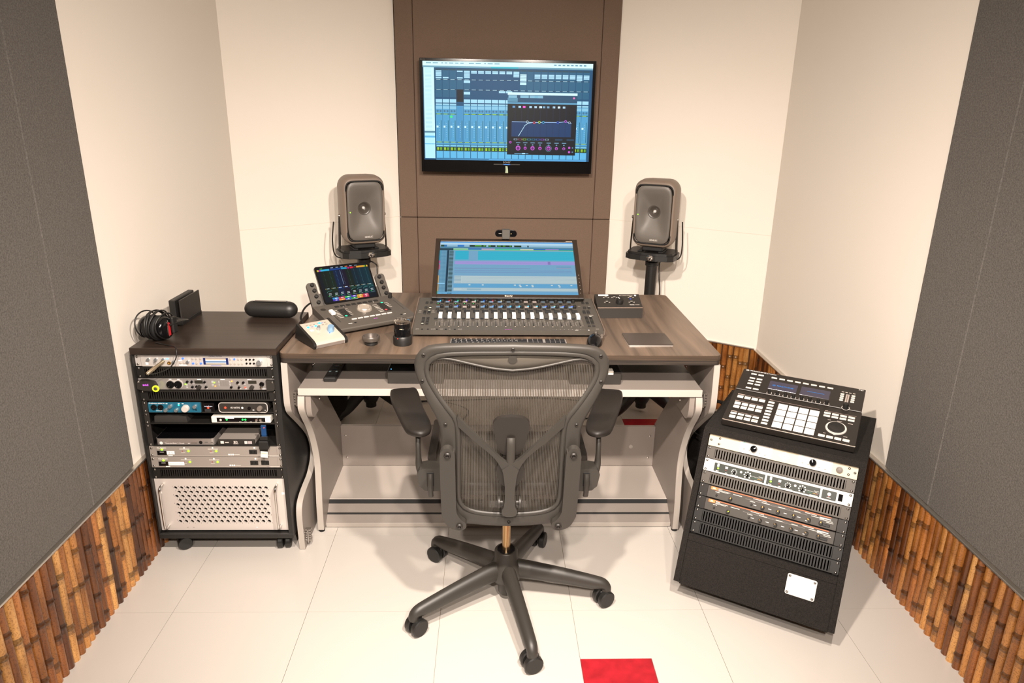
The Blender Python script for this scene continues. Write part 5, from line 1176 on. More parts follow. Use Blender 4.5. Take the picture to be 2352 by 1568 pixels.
for i in range(nch):
    a, b = .072+cw*i+.002, .072+cw*(i+1)-.002; c_ = (a+b)/2
    R(a,.075,b,.355,'#0e4a70' if 4 < i < 12 else '#205c7c',2)
    R(a,.072,b,.088,'#244858',3)
    for z0 in (.175, .275): R(a,z0,b,z0+.008,'#14384e',3); R(a+.005,z0+.001,b-.008,z0+.006,'#9ac0d0',4)
    n1 = [4,0,0,1,5,2,2,2,2,2,2,4,0,0,3,3,3,3,3,3,4,3][i]; off = 0 if i < 12 else .025
    for q in range(n1): R(a+.002,.09+off+.0145*q,b-.002,.102+off+.0145*q,'#a4d4ea',4)
    if i in (0,1,3): R(a+.002,.155,b-.002,.167,'#a4d4ea',4)
    if i == 12:
        for q in range(5): R(a,.115+.0145*q,b,.127+.0145*q,'#c0e6f4',4)
        R(a,.195,b,.22,'#b8e0f0',4)
    if i in (4,): R(a,.185,b,.21,'#a4d4ea',4); R(a,.30,b,.325,'#a4d4ea',4)
    if i in (9,10): R(a,.285,b,.305,'#a4d4ea',4)
    if i == 3: R(a-.002,.275,b+.002,.40,'#081824',5)
    else: R(a,.375,b,.41,'#9cd2ea',3); R(a,.42,b,.438,'#8cc4dc',3)
    R(a-.002,.44,b+.002,.84,'#4a98c4' if i != 3 else '#3f8cbc',2); R(b+.001,.44,b+.003,.98,'#2c5a78',3)
    if i != 3:
        R(a,.445,b,.475,'#80bcd8',3); cv.d(a+.010,.495,.0065,'#3c6c8c',3,8); cv.d(b-.010,.495,.0065,'#3c6c8c',3,8); R(a,.52,b,.53,'#2c5a30',3); R(a+.004,.522,b-.01,.528,'#a0d030',4)
    R(c_+.010,.59,c_+.0135,.80,'#1f5a5c',3); R(c_-.012,.60,c_-.010,.78,'#4a809c',3); R(c_-.016,.645,c_-.005,.665,'#c8f0ff',4)
    for q in range(7): R(c_-.002,.62+.023*q,c_+.004,.623+.023*q,'#9accde',3)
    R(a,.81,b,.818,'#2a4a20',3); R(a+.005,.811,b-.006,.817,'#a8c820',4); R(a,.845,b,.86,'#78c4e0',3)
    R(a,.866,b,.905,'#14301c',3)
    for q in range(3): R(a+.004,.870+.011*q,a+.016,.877+.011*q,'#b0e020',4); R(a+.022,.870+.011*q,b-.004,.877+.011*q,'#78c020',4)
    R(a,.908,b,.98,'#5ab0dc',3)
cv.d(.165,.552,.008,'#30e080',5)
R(.072,.982,.985,1,'#4f9cd0',3); R(.072,.985,.39,.993,'#1f5878',4)
# equaliser window
x0_, x1_, y0_, y1_ = .50, .915, .295, .935
R(x0_,y0_,x1_,y0_+.025,'#c8eaf4',6); R(x0_,y0_+.025,x1_,y0_+.10,'#1f4a68',6)
for a in (.505,.575,.63,.66): R(a,y0_+.03,a+.05,y0_+.055,'#7ab0c8',7)
R(x0_,y0_+.055,x0_+.06,y0_+.095,'#4f88a4',7); cv.d(.895,y0_+.05,.006,'#e070b0',8)
R(x0_,y0_+.10,x1_,y0_+.115,'#5a9cc0',6); R(x0_,y0_+.115,x1_,y1_,'#050e18',6)
for a, c in ((.53,'#5a90c0'),(.565,'#a0c8e0'),(.592,'#ff50d0'),(.63,'#a0c8e0'),(.66,'#a0c8e0'),(.69,'#d8f4ff'),(.71,'#70a0c0'),(.735,'#70a0c0'),(.77,'#a0c8e0'),(.80,'#d8f4ff'),(.83,'#a0c8e0')): R(a,y0_+.135,a+.015,y0_+.155,c,7)
cv.m.rect(cv.x0+(cv.x1-cv.x0)*.525, cv.x0+(cv.x1-cv.x0)*.885, cv.z1-(cv.z1-cv.z0)*.745, cv.z1-(cv.z1-cv.z0)*.592, '#0a3460', cv.y-.00025*7)
for q in range(9): R(.545+.038*q,.44,.5465+.038*q,.745,'#0c2844',8)
cv.line([(.527,.592),(.62,.593),(.64,.598),(.68,.597),(.72,.594),(.80,.594),(.83,.589),(.85,.584),(.87,.593),(.885,.60)], .003, '#9ac0f0', 9)
cv.line([(.568,.74),(.585,.69),(.605,.63),(.625,.606),(.65,.598)], .003, '#b0d8e8', 9)
for a, t_, c in ((.62,.592,'#a8c0d0'),(.661,.60,'#e05060'),(.692,.594,'#b0d030'),(.716,.594,'#30a0d0'),(.803,.594,'#3058d0'),(.85,.582,'#b050d0'),(.873,.594,'#a0b0c0')): cv.d(a,t_,.0075,c,10,10); cv.d(a,t_,.0045,'#081830',11,10)
for q, c in enumerate(('#8098a8','#8a4050','#80b030','#208090','#207090','#2858a8','#8040b0','#8098a8')): R(.54+.027*q,.765,.562+.027*q,.782,c,7); R(.544+.027*q,.768,.558+.027*q,.779,'#0a1828',8)
for a in (.79, .86): R(a,.765,a+.045,.782,'#1c3a54',7)
for a, r_ in ((.567,.0145),(.61,.009),(.655,.0125),(.70,.010),(.752,.0125),(.80,.009),(.845,.0085),(.52,.007)): cv.d(a,.865 if a > .53 else .805,r_,'#c050c8',8,14); cv.d(a,.867 if a > .53 else .805,r_*.62,'#5a2068',9,12)
cv.d(.752,.865,.019,'#5a88a0',7,16); cv.d(.752,.865,.017,'#08121c',7.5,16)
for a in (.567,.61,.655,.70,.752,.80,.845): R(a-.013,.805,a+.013,.812,'#6a98b8',8); R(a-.004,.825,a+.004,.835,'#6a98b8',8)
for t_ in (.855,.90): cv.d(.878,t_,.007,'#c050c8',8,8); cv.d(.898,t_,.005,'#4a7890',8,8)
R(.545,.918,.63,.926,'#5a90b0',8); R(.592,.916,.61,.928,'#a0d8f0',9)
cv.done(tv, attr_mat('tv_screen', True, 1.2, .4))
# ------------------------------------------------------------------ office chair
mat('chair_grey', '#312e2a', .5, bump=(800, .06)); mat('chair_dark', '#1e1a17', .5, bump=(600, .08)); mat('chair_base', '#2f2c28', .45, bump=(700, .05)); mat('gas_metal', '#b09068', .22, .95)
def mesh_mat():
    m = bpy.data.materials.new('chair_mesh'); m.use_nodes = True; MATS['chair_mesh'] = m
    nt = m.node_tree; b = nt.nodes['Principled BSDF']; N = nt.nodes.new; L = nt.links.new
    b.inputs['Base Color'].default_value = (*lin('#3f3a34'), 1); b.inputs['Roughness'].default_value = .45
    tc = N('ShaderNodeTexCoord'); sp = N('ShaderNodeSeparateXYZ'); L(tc.outputs['Object'], sp.inputs[0])
    def stripes(axis, pitch, duty):
        a = N('ShaderNodeMath'); a.operation = 'MULTIPLY'; a.inputs[1].default_value = 1/pitch; L(sp.outputs[axis], a.inputs[0])
        f = N('ShaderNodeMath'); f.operation = 'FRACT'; L(a.outputs[0], f.inputs[0])
        g = N('ShaderNodeMath'); g.operation = 'LESS_THAN'; g.inputs[1].default_value = duty; L(f.outputs[0], g.inputs[0]); return g
    s1 = stripes('X', .0046, .52); s2 = stripes('Z', .0021, .26)
    mx = N('ShaderNodeMath'); mx.operation = 'MAXIMUM'; L(s1.outputs[0], mx.inputs[0]); L(s2.outputs[0], mx.inputs[1])
    tr = N('ShaderNodeBsdfTransparent'); ms = N('ShaderNodeMixShader'); L(mx.outputs[0], ms.inputs[0]); L(tr.outputs[0], ms.inputs[1]); L(b.outputs[0], ms.inputs[2])
    L(ms.outputs[0], nt.nodes['Material Output'].inputs['Surface'])
mesh_mat()
ch = thing('office_chair', 'dark grey mesh-back office swivel chair in front of the desk, seen from behind', 'chair', (.063, 2.109, 0))
BM = T(0, -.209, .42) @ RX(.2)           # back plane: x, n (towards the desk), v (up the back)
O = [(0,.653),(-.085,.650),(-.15,.645),(-.208,.637),(-.237,.627),(-.257,.609),(-.267,.582),(-.267,.558),(-.261,.534),(-.249,.498),(-.234,.462),(-.218,.429),(-.207,.399),(-.201,.369),(-.201,.339),(-.202,.241),(-.202,.171),(-.202,.099),(-.199,.069),(-.189,.044),(-.172,.027),(-.150,.021),(-.12,.021),(-.06,.018),(0,.016)]
I = [(0,.627),(-.085,.624),(-.15,.618),(-.189,.611),(-.213,.600),(-.230,.583),(-.234,.562),(-.228,.534),(-.212,.502),(-.190,.466),(-.167,.433),(-.155,.412),(-.150,.378),(-.150,.308),(-.152,.218),(-.153,.138),(-.147,.104),(-.128,.082),(-.085,.070),(0,.066)]
def resample(P, n):
    Q = spline([(a, b, 0) for a, b in P], 6); d = [0]
    for a, b in zip(Q, Q[1:]): d.append(d[-1]+(b-a).length)
    out = []; j = 0
    for i in range(n):
        s_ = d[-1]*i/(n-1)
        while j < len(Q)-2 and d[j+1] < s_: j += 1
        f = (s_-d[j])/max(1e-9, d[j+1]-d[j]); p_ = Q[j].lerp(Q[j+1], min(1, f)); out.append((p_.x, p_.y))
    return out
def nwrap(x, v): return .030*(x/.27)**2 + (.02*max(0, v-.45)/.2)       # the frame wraps forward at the shoulders
NF = 46
ro, ri = resample(O, NF), resample(I, NF)
ro = ro+[(-x, v) for x, v in ro[-2:0:-1]]; ri = ri+[(-x, v) for x, v in ri[-2:0:-1]]
m = MB(); m.xf(BM); rings = []; KS = 12
for (xo, vo), (xi, vi) in zip(ro, ri):
    cx_, cv_ = (xo+xi)/2, (vo+vi)/2; hx, hv = (xo-xi)/2, (vo-vi)/2; ring = []
    for k in range(KS):
        a = 2*PI*k/KS; ca, sa = math.cos(a), math.sin(a); ca = math.copysign(abs(ca)**.75, ca); sa = math.copysign(abs(sa)**.75, sa)
        ring.append((cx_+hx*ca, nwrap(cx_, cv_)+.0125*sa, cv_+hv*ca))
    rings.append(ring)
rings.append(rings[0]); loft(m, rings, False, False); fr_ = m.build('back_frame', 'chair_grey', ch, 60)
# raised inner rim
m = MB(); m.xf(BM); m.tube([(x*1.0, nwrap(x, v)-.008, v) for x, v in ri], [(.007, .004)]*len(ri), 8, closed=True); m.build('inner_rim', 'chair_grey', fr_, 60)
# head-end web of the frame
up_ = [(-.232,.585),(-.216,.603),(-.189,.614),(-.15,.620),(-.085,.627),(0,.630)]; lo_ = [(0,.573),(-.052,.578),(-.102,.587),(-.151,.5965),(-.183,.600),(-.206,.596),(-.224,.584)]
us = resample(up_, 12); ls = resample(lo_[::-1], 12)
us = us+[(-x, v) for x, v in us[-2::-1]]; ls = ls+[(-x, v) for x, v in ls[-2::-1]]
m = MB(); m.xf(BM); vs = []; fs = []
for (a, b), (c_, d_) in zip(us, ls):
    for q in (0, .5, 1): x_, v_ = a+(c_-a)*q, b+(d_-b)*q; vs.append((x_, nwrap(x_, v_)+.004*math.sin(PI*q)-.002, v_)); 
for i in range(len(us)-1):
    for q in range(2): fs.append((i*3+q, i*3+q+1, (i+1)*3+q+1, (i+1)*3+q))
m.add(vs, fs)
o = m.build('top_web', mat('web_grey', '#4d4841', .35), ch, 60); md = o.modifiers.new('s', 'SOLIDIFY'); md.thickness = .004; md.offset = 0
m = MB(); m.xf(BM); m.tube([(x, nwrap(x, v)-.004, v) for x, v in ls], .004, 8); m.build('web_rim', 'chair_grey', o, 50)
m = MB(); m.xf(BM @ T(0, nwrap(0,.606)-.0055, .606) @ RX(PI/2)); m.lathe([(.0,0),(.012,0),(.012,.001),(0,.001)], 20); m.build('embossed_logo', 'chair_grey', o, 40)
# mesh of the back
il = resample(I, 60); rows = 40; m = MB(); m.xf(BM); vs = []; fs = []; nc = 25
def halfw(v):
    best = .15
    for (a, b), (c_, d_) in zip(il, il[1:]):
        if min(b, d_) <= v <= max(b, d_) and abs(b-d_) > 1e-6:
            f = (v-b)/(d_-b); w_ = abs(a+(c_-a)*f); best = w_
    return best
for r in range(rows+1):
    v = .068+(.607-.068)*r/rows; w_ = halfw(v)+.004 if .075 < v < .605 else .12
    for k in range(nc+1):
        x = -w_+2*w_*k/nc; vs.append((x, nwrap(x, v)*.9+.004+.012*math.sin(PI*(v-.07)/.55)*(1-(x/(w_+.001))**2), v))
for r in range(rows):
    for k in range(nc): a = r*(nc+1)+k; fs.append((a, a+1, a+nc+2, a+nc+1))
m.add(vs, fs); m.build('back_mesh', 'chair_mesh', ch, 80)
# uprights with bolts
for q in (-1, 1):
    m = MB(); m.xf(BM); P = sp2([(-.203,.30),(-.203,.10),(-.199,.066),(-.186,.036),(-.166,.022),(-.146,.019),(-.131,.028),(-.130,.046),(-.143,.060),(-.155,.082),(-.159,.12),(-.159,.30),(-.163,.320),(-.172,.331),(-.181,.333),(-.191,.330),(-.200,.318)], 3)+[(-.203,.302)]; m.prism([(-q*x, v) for x, v in P], -.026, -.008, 'y'); up = m.build('upright', 'chair_grey', ch, 40)
    for x, v in ((.180, .309), (.150, .037)):
        m = MB(); m.lathe([(.0085,0),(.0105,.003),(.008,.006),(.0055,.006),(.0045,.002),(0,.002)], 16, c=(0,0,0), M=RX(PI/2)); bb_ = m.build('bolt', 'chair_dark', up, 40, M=BM @ T(q*x, -.026, v))
    for x, v in ((.185,.397),(.246,.530),(.240,.609)):
        m = MB(); m.lathe([(.0045,.0),(.0055,.002),(.004,.004),(.0028,.004),(.0024,.001),(0,.001)], 12, M=RX(PI/2)); m.build('screw', 'chair_dark', fr_, 40, M=BM @ T(q*x, nwrap(x, v)-.0125, v))
for v in (.640, .040):
    m = MB(); m.lathe([(.0045,.0),(.0055,.002),(.004,.004),(.0028,.004),(.0024,.001),(0,.001)], 12, M=RX(PI/2)); m.build('screw', 'chair_dark', fr_, 40, M=BM @ T(0, nwrap(0, v)-.0125, v))
# Y-shaped lumbar carrier
hl = [(-.152,.430),(-.120,.396),(-.06,.335),(-.022,.296),(0,.285)]; low = [(-.149,.394),(-.10,.349),(-.048,.303),(-.024,.262),(-.0165,.215),(-.0145,.168),(-.0165,.125),(-.0225,.108),(-.0215,.093),(-.012,.084),(0,.0825)]
A = sp2(hl, 4); B = sp2(low, 4)
poly = A+[(-x, v) for x, v in A[-2::-1]]+[(-x, v) for x, v in B]+B[-2::-1]
def yn(x, v): return -.036+.030*min(1, (abs(x)/.15)**1.3)
m = MB(); m.xf(BM); n = len(poly); vs = [(x, yn(x, v), v) for x, v in poly]+[(x, yn(x, v)+.012, v) for x, v in poly]
nA = len(A); L_idx = list(range(n))
# strip faces between the upper V edge and the lower edge, then the stem
half = A; lowB = resample([(x, v) for x, v in low[:4]], len(A))
for sgn in (-1, 1):
    vs = []; fs = []
    for (a, b), (c_, d_) in zip(A, lowB):
        for q in (0, 1): x_, v_ = (a, b) if q == 0 else (c_, d_); vs.append((x_*-sgn, yn(x_, v_), v_)); vs.append((x_*-sgn, yn(x_, v_)+.012, v_))
    k_ = len(A)
    for i in range(k_-1):
        a, b = i*4, (i+1)*4
        for q in ((a,b,b+2,a+2),(a+1,a+3,b+3,b+1),(a,a+1,b+1,b),(a+2,b+2,b+3,a+3)): fs.append(q if sgn > 0 else q[::-1])
    fs.append((0,2,3,1)); m.add(vs, fs)
st_ = [(x, v) for x, v in B if v <= .2635]; sp_ = [(0, .285)]+[(-x, v) for x, v in st_]+st_[-2::-1]
m.prism(sp_, -.036, -.022, 'y'); m.build('lumbar_carrier', 'chair_grey', ch, 45)
m = MB(); m.xf(BM); P = sp2([(0,.436),(-.03,.432),(-.047,.420),(-.051,.402),(-.044,.360),(-.036,.325),(-.028,.308),(-.012,.300),(0,.299)], 4); P = P+[(-x, v) for x, v in P[-2:0:-1]]
m.prism(P, -.016, -.003, 'y'); m.build('lumbar_pad', 'chair_dark', ch, 40)
m = MB(); m.xf(BM); m.tube(spline([(0,-.018,.365),(0,-.026,.35),(0,-.030,.32),(0,-.030,.25)], 4), [(.012, .006)]*13, 10, up=(1,0,0)); m.build('pad_lever', 'chair_grey', ch, 50)
m = MB(); m.xf(BM); P = [(.040*math.cos(2*PI*k/24), .240+.062*math.sin(2*PI*k/24)) for k in range(24)]; m.prism(P, -.014, -.004, 'y'); m.build('sacral_pad', 'chair_dark', ch, 40)
for q in (-1, 1):
    m = MB(); m.xf(BM @ T(q*.026, -.020, .128)); m.lathe([(.006,-.006),(.006,.002),(.018,.002),(.019,.005),(.018,.008),(0,.008)], 20, M=RY(q*PI/2)); m.build('adjuster_knob', 'chair_base', ch, 40)
# armrests
PAD = {-1: [(-.409,.211),(-.390,.228),(-.352,.234),(-.319,.226),(-.280,.062),(-.247,-.054),(-.244,-.104),(-.256,-.127),(-.277,-.134),(-.309,-.117),(-.328,-.082),(-.365,.031),(-.397,.134)]}
PAD[1] = [(-x, y) for x, y in PAD[-1]]
for q in (-1, 1):
    loop = spline([(x, y, 0) for x, y in PAD[q]], 4, closed=True); cx_ = sum(p_.x for p_ in loop)/len(loop); cy_ = sum(p_.y for p_ in loop)/len(loop)
    m = MB(); rings = []
    for s_, z in ((.80, .688), (.93, .689), (.985, .694), (1.0, .702), (.985, .709), (.93, .714), (.80, .7165), (.5, .717)): rings.append([(cx_+(p_.x-cx_)*s_, cy_+(p_.y-cy_)*s_, z) for p_ in loop])
    if q > 0: rings = [r[::-1] for r in rings]
    rings = [r[::-1] for r in rings]; loft(m, rings); m.build('arm_pad', 'chair_dark', ch, 60)
    m = MB(); pts = spline([(q*.285,-.075,.690),(q*.284,-.095,.660),(q*.283,-.105,.62),(q*.281,-.108,.585),(q*.270,-.112,.560),(q*.245,-.118,.548)], 5)
    m.tube(pts, [(.010+.006*max(0, i/(len(pts)-1)-.4), .008+.014*max(0, i/(len(pts)-1)-.35)) for i in range(len(pts))], 10); ap = m.build('arm_post', 'chair_grey', ch, 50)
    m = MB(); pr_ = [(-.285,.575),(-.276,.592),(-.255,.596),(-.205,.592),(-.203,.520),(-.235,.517),(-.262,.520),(-.278,.535)]
    m.prism([(q*-x, z) for x, z in pr_], -.150, -.095, 'y'); m.build('arm_bracket', 'chair_grey', ch, 30)
    m = MB(); pts = spline([(q*.243,-.153,.580),(q*.243,-.160,.555),(q*.243,-.158,.525),(q*.243,-.150,.500)], 4); m.tube(pts, [(.0085, .0045)]*len(pts), 10, up=(1,0,0)); m.build('lever', 'chair_base', ch, 50)
    m = MB(); m.box(q*.243-.011, q*.243+.011, -.1515, -.1495, .535, .583, .002); m.build('lever_slot', 'black_rubber', ch)
# seat
m = MB(); rings = []
for s_, dz in ((.90, -.03), (.985, -.026), (1.0, -.008), (.99, .012), (.95, .020), (.90, .016)):
    ring = []
    for x, y in rrect(-.262*s_, .262*s_, .10-.235*s_, .10+.235*s_, .11*s_, 7):
        lift = .075*(abs(x)/.262)**2.4 - (.05*max(0, (y-.22)/.115)**2); ring.append((x, y, .500+dz+lift))
    rings.append(ring)
rings = [r[::-1] for r in rings]; loft(m, rings, False, False); m.build('seat_frame', 'chair_dark', ch, 60)
m = MB(); vs = []; fs = []; n_ = 16
for j in range(n_+1):
    for i in range(n_+1):
        x = -.242+.484*i/n_; y = -.115+.43*j/n_; vs.append((x, y, .494+.066*(abs(x)/.262)**2.4-(.05*max(0, (y-.22)/.115)**2)))
for j in range(n_):
    for i in range(n_): a = j*(n_+1)+i; fs.append((a, a+1, a+n_+2, a+n_+1))
m.add(vs, fs); m.build('seat_mesh', mat('seat_cloth', '#3a352f', .7, noise=(400, .2)), ch, 80)
m = MB(); m.box(-.075, .075, -.13, .13, .385, .462, .015); m.box(-.2, .2, -.02, .06, .43, .465, .01); m.build('tilt_mechanism', 'chair_base', ch)
for q in (-1, 1):
    m = MB(); m.tube(spline([(q*.07,-.09,.43),(q*.14,-.13,.43),(q*.18,-.185,.445),(q*.182,-.218,.475)], 5), .017, 10); m.build('back_support', 'chair_base', ch, 50)
# column and five-star base
m = MB(); m.cyl((0,0,.205), (0,0,.39), .0145, n=20); m.build('gas_column', 'gas_metal', ch, 40)
m = MB(); m.lathe([(.0,.206),(.030,.206),(.033,.203),(.033,.195)], 24); m.build('column_collar', 'black_gloss', ch, 40)
m = MB(); m.lathe([(.024,.030),(.026,.034),(.030,.075),(.050,.09),(.056,.115),(.050,.15),(.041,.165),(.040,.2),(.037,.204),(0,.204)], 30); m.build('base_hub', 'chair_base', ch, 50)
for k in range(5):
    a = math.radians(66.3+72*k); d = Vector((math.cos(a), math.sin(a), 0)); zz = lambda r, z: d*r+Vector((0, 0, z))
    m = MB(); pts = spline([zz(.015,.128), zz(.08,.124), zz(.20,.107), zz(.305,.089), zz(.338,.084), zz(.352,.074), zz(.354,.058)], 4); n_ = len(pts)
    def rad(i):
        f = i/(n_-1); return (.040-.022*min(1, f*1.25)-.001, .027-.009*min(1, f*1.2))
    m.tube(pts, [rad(i) for i in range(n_)], 12, up=(0,0,1)); lg = m.build('base_leg', 'chair_base', ch, 60)
    fa = {0: 1.2, 1: -.6, 2: .75, 3: .35, 4: .5}[k]
    cp = zz(.345, 0)
    m = MB(); m.xf(T(cp.x, cp.y, .031) @ RZ(fa))
    for q in (-1, 1): m.lathe([(0,-.011),(.0275,-.011),(.031,-.007),(.031,.008),(.027,.011),(0,.011)], 26, M=T(0, q*.0165, 0) @ RX(PI/2))
    m.box(-.015, .022, -.0055, .0055, -.01, .028, .003)
    m.build('caster', 'black_plastic', lg, 35)
# ------------------------------------------------------------------ things on the left rack
RT = .846
hp = thing('headphones', 'black studio headphones with red and silver badge, cable wound round them, on the left rack', 'headphones', (-1.185, 2.455, RT), -.28)
for i, (x, s_) in enumerate(((-.034, -1), (.020, 1))):
    Mc = T(x, 0, .046) @ RY(s_*PI/2)
    m = MB(); m.lathe([(0,.026),(.026,.025),(.037,.020),(.041,.010),(.041,.0),(.036,-.002)], 26, M=Mc); cp = m.build('ear_cup', 'black_gloss', hp, 50)
    m = MB(); m.lathe([(.036,-.002),(.042,-.003),(.045,-.009),(.043,-.017),(.034,-.019),(.020,-.014),(0,-.013)], 26, M=Mc); m.build('ear_cushion', 'black_rubber', cp, 60)
    if s_ > 0:
        m = MB(); m.xf(T(x+.0262, 0, .046)); P = [(-.008*math.cos(PI*(k/8-.5))*1.0-.002, .030*math.sin(PI*(k/8-.5))) for k in range(9)]; m.prism(P+[(.004, .0)], 0, .0015, 'x'); bd = m.build('badge', 'chrome', cp)
        m = MB(); m.xf(T(x+.0262, 0, .046)); m.prism([(-.004,-.026),(.005,-.024),(.005,.020),(-.003,.024)], .0005, .0022, 'x'); m.build('badge_red', mat('badge_red', '#b01c24', .4), bd)
m = MB(); pts = spline([(-.058,.0,.06),(-.060,.05,.066),(-.04,.10,.055),(0,.118,.045),(.035,.10,.05),(.050,.05,.062),(.046,.0,.06)], 6); m.tube(pts, [(.0035, .013)]*len(pts), 8, up=(0,0,1)); m.build('headband', 'black_plastic', hp, 50)
m = MB(); m.box(.044, .058, .008, .034, .025, .085, .004); m.build('hinge', 'black_plastic', hp)
m = MB()
for k, (xx, r_) in enumerate(((-.050,.050),(-.012,.052),(-.004,.055),(.004,.053),(.012,.056),(.034,.048))):
    m.tube([(xx+.004*math.sin(a*2+k), r_*math.cos(a), .0555+(r_-.0015)*math.sin(a)*.98) for a in [2*PI*j/28 for j in range(28)]], .0026, 6, closed=True)
m.build('wound_cable', 'cable_black', hp, 60)
hc = thing('headphone_cable', 'thin black cable with gold plug hanging from the left rack top into the silver controller', 'cable', (-1.15, 2.40, RT))
inv = T(1.15, -2.40, -RT)
m = MB(); m.xf(inv); pts = spline([(-1.175,2.405,.851),(-1.13,2.385,.850),(-1.095,2.366,.8495),(-1.084,2.352,.840),(-1.086,2.345,.815),(-1.105,2.338,.785),(-1.135,2.330,.770),(-1.160,2.325,.764),(-1.176,2.322,.766)], 6); m.tube(pts, .0019, 6); m.build('cord', 'cable_black', hc, 60)
m = MB(); m.xf(inv); a_, b_ = Vector((-1.139,2.372,.797)), Vector((-1.181,2.318,.765)); d_ = b_-a_
m.tube([a_, a_+d_*.05, a_+d_*.06, a_+d_*.5, a_+d_*.52, a_+d_*.97, b_], [.0032,.0032,.0058,.006,.0068,.0064,.003], 12); m.build('plug', mat('plug_metal', '#dcc8a8', .22, .85), hc, 40)
gd = thing('console_dock', 'black slotted game console dock standing on the left rack', 'console dock', (-1.188, 2.715, RT), -.03)
m = MB(); m.box(-.027, -.003, -.086, .086, .0, .098, .003); m.build('rear_shell', 'black_plastic', gd)
m = MB(); m.box(.0125, .0175, -.086, .086, .014, .098, .001); m.build('front_cover', 'gear_dark', gd)
m = MB(); m.box(-.003, .0185, -.086, .086, .0, .014, .001); m.build('base', 'black_plastic', gd)
p = MB(); p.rect(-.021, -.016, .018, .026, '#c8c0a0', -.0864); p.rect(-.013, -.009, .022, .024, '#c8c0a0', -.0864); p.build('printing', 'print', gd)
ps_ = thing('pill_speaker', 'black pill-shaped portable speaker on the left rack', 'portable speaker', (-.872, 2.752, RT+.033), -.06)
m = MB(); L_, R_ = .070, .0325; prof = [(R_*math.sin(PI/2*k/8), -L_-.036*math.cos(PI/2*k/8)) for k in range(9)]+[(R_*math.sin(PI/2*(8-k)/8), L_+.036*math.cos(PI/2*(8-k)/8)) for k in range(9)]
m.lathe(prof, 28, M=RY(PI/2)); bd = m.build('body', 'black_plastic', ps_, 60)
m = MB(); m.box(-.066, .066, -.010, .010, .0305, .0335, .001); tp_ = m.build('top_strip', 'black_gloss', ps_)
p = MB(); p.xf(RX(-PI/2)); p.text('b', 0, -.003, .007, '#b8b4ae', -.0338, .005, 'c'); p.build('logo', 'print', tp_)
m = MB(); m.box(-.05, .05, -.008, .008, -.033, -.0305, .001); m.build('foot_strip', 'black_rubber', ps_)
# ------------------------------------------------------------------ on the keyboard shelf
SZ = .685
rc = thing('remote_control', 'slim black remote control with coloured keys on the desk shelf', 'remote control', (-.588, 2.55, SZ+.0004), .0)
m = MB(); m.box(-.0235, .0235, -.098, .098, .0, .017, .004); m.build('body', 'black_plastic', rc)
p = MB(); p.xf(RX(-PI/2))
for x, z, w_, h_, c_ in ((-.012,-.030,.008,.012,'#a8c4c8'),(.012,-.030,.008,.012,'#a8c4c8'),(0,-.008,.022,.005,'#3a68b0'),(0,.030,.020,.008,'#e0e4e8'),(0,.022,.020,.004,'#3a78c0'),(-.014,.040,.006,.005,'#3a60b0'),(-.003,.040,.006,.005,'#c03040'),(.006,.040,.006,.005,'#3a9060'),(.016,.038,.008,.006,'#d8a030')): p.rect(x-w_/2, x+w_/2, z-h_/2, z+h_/2, c_, -.0174)
for i in range(3):
    for j in range(2): p.rect(-.016+.012*i, -.008+.012*i, -.062+.012*j, -.058+.012*j, '#5a5a5a', -.0174)
p.build('printing', 'print', rc)
for lb, x0, x1, nm in (('black media box with blue power light on the desk shelf, left of the chair back', -.373, -.17, 'media_box'), ('black box with white switch on the desk shelf, right of the chair back', .30, .490, 'switch_box')):
    t = thing(nm, lb, 'electronic box', ((x0+x1)/2, 2.54, SZ)); w_ = (x1-x0)/2
    m = MB(); m.box(-w_, w_, -.10, .10, .001, .050, .002); b_ = m.build('case', 'gear_dark', t)
    m = MB(); m.box(-w_+.002, w_-.002, -.098, .098, .050, .0515, .0006); m.build('lid', 'black_gloss', t)
    if nm == 'media_box':
        m = MB(); m.lathe([(.0022,0),(.0018,.001),(0,.0012)], 8, c=(-w_+.012, -.083, .0515)); m.build('power_light', 'led_blue', t)
    else:
        m = MB(); m.box(w_-.050, w_-.030, -.104, -.06, .040, .056, .002); m.build('switch', 'white_face', t)
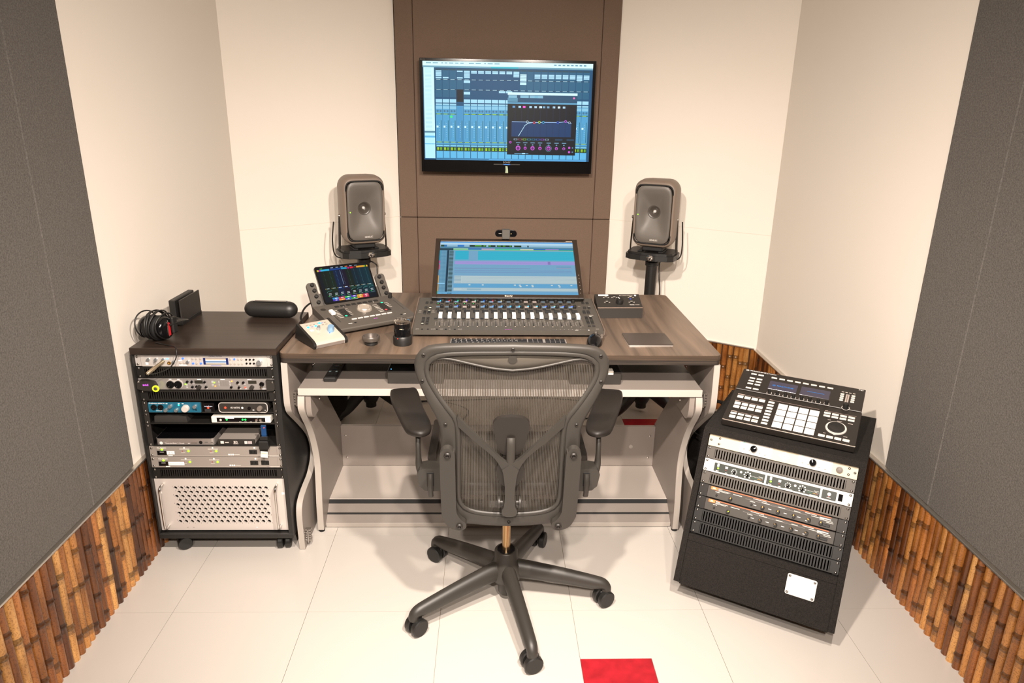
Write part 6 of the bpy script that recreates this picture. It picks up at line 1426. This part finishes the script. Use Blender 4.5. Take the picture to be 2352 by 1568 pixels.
# ------------------------------------------------------------------ cables and bags
def cable(label, pts, r, mt='cable_black', n=6):
    o_ = Vector(pts[0]); t = thing('cable', label, 'cable', tuple(o_))
    m = MB(); P = spline([tuple(Vector(p_)-o_) for p_ in pts], n); m.tube(P, r, 6); m.build('cord', mt, t, 60); return t
cable('black cables curling down behind the desk left corner beside the portable speaker', [(-.70, 2.90, .862),(-.722,2.855,.885),(-.748,2.80,.875),(-.753,2.74,.853),(-.738,2.70,.840),(-.715,2.665,.834),(-.69,2.64,.832)], .004)
cable('black cable hanging beside the right speaker stand pole', [(1.015,3.72,1.10),(1.02,3.70,.98),(1.01,3.70,.91),(.96,3.72,.893),(.918,3.735,.885),(.915,3.72,.80),(.925,3.72,.70),(.92,3.74,.45),(.90,3.77,.1),(.93,3.85,.004)], .0035)
cable('black cable running from the left speaker down its stand', [(-.815,3.72,1.08),(-.822,3.70,.98),(-.81,3.70,.905),(-.75,3.70,.890),(-.70,3.72,.885),(-.615,3.735,.86),(-.60,3.72,.80),(-.615,3.75,.5),(-.60,3.79,.12),(-.5,3.9,.004)], .0035)
cable('black cable crossing the floor behind the desk between the speaker stands', [(-.62,3.80,.06),(-.45,3.86,.012),(-.1,3.90,.004),(.3,3.93,.004),(.6,3.88,.004),(.78,3.80,.03)], .0035)
cable('black cable looping on the floor right behind the desk', [(.30,3.40,.004),(.40,3.50,.004),(.52,3.45,.004),(.50,3.35,.004),(.36,3.36,.004),(.34,3.5,.004),(.5,3.62,.004),(.70,3.66,.01)], .0035)
cable('black cable looping on the floor left behind the desk', [(-.36,3.35,.004),(-.25,3.42,.004),(-.18,3.55,.004),(-.12,3.75,.004),(-.3,3.88,.004),(-.45,3.80,.02)], .003)
cable('black cable between the desk leg and the slant rack case', [(.83,2.60,.42),(.86,2.55,.415),(.90,2.52,.42),(.94,2.50,.43)], .003)
def lump(label, name, loc, sx, sy, sz, mt, seed):
    rnd = random.Random(seed); t = thing(name, label, 'bag', loc); m = MB(); rings = []
    for j in range(9):
        f = j/8; zz = sz*f; rr = (math.sin(PI*(.18+.80*f))**.55); ring = []
        for k in range(20):
            a = 2*PI*k/20; q = 1+.05*math.sin(3*a+seed)+.03*math.sin(5*a+j); ring.append((sx*rr*q*math.cos(a), sy*rr*q*math.sin(a), zz))
        rings.append(ring[::-1])
    loft(m, rings); m.build('body', mt, t, 60)
    m = MB(); m.tube(spline([(-sx*.4,0,sz*.97),(-sx*.3,0,sz*1.12),(sx*.3,0,sz*1.12),(sx*.4,0,sz*.97)], 5), .008, 8); m.build('handle', mt, t, 60)
lump('soft black bag on the floor between the desk and the slant rack case', 'black_bag', (.985, 2.83, 0), .115, .11, .40, 'carpet_black', 2)
lump('soft black bag on the floor behind the desk, beside the left speaker stand', 'black_bag', (-.90, 3.62, 0), .13, .11, .34, 'carpet_black', 5)
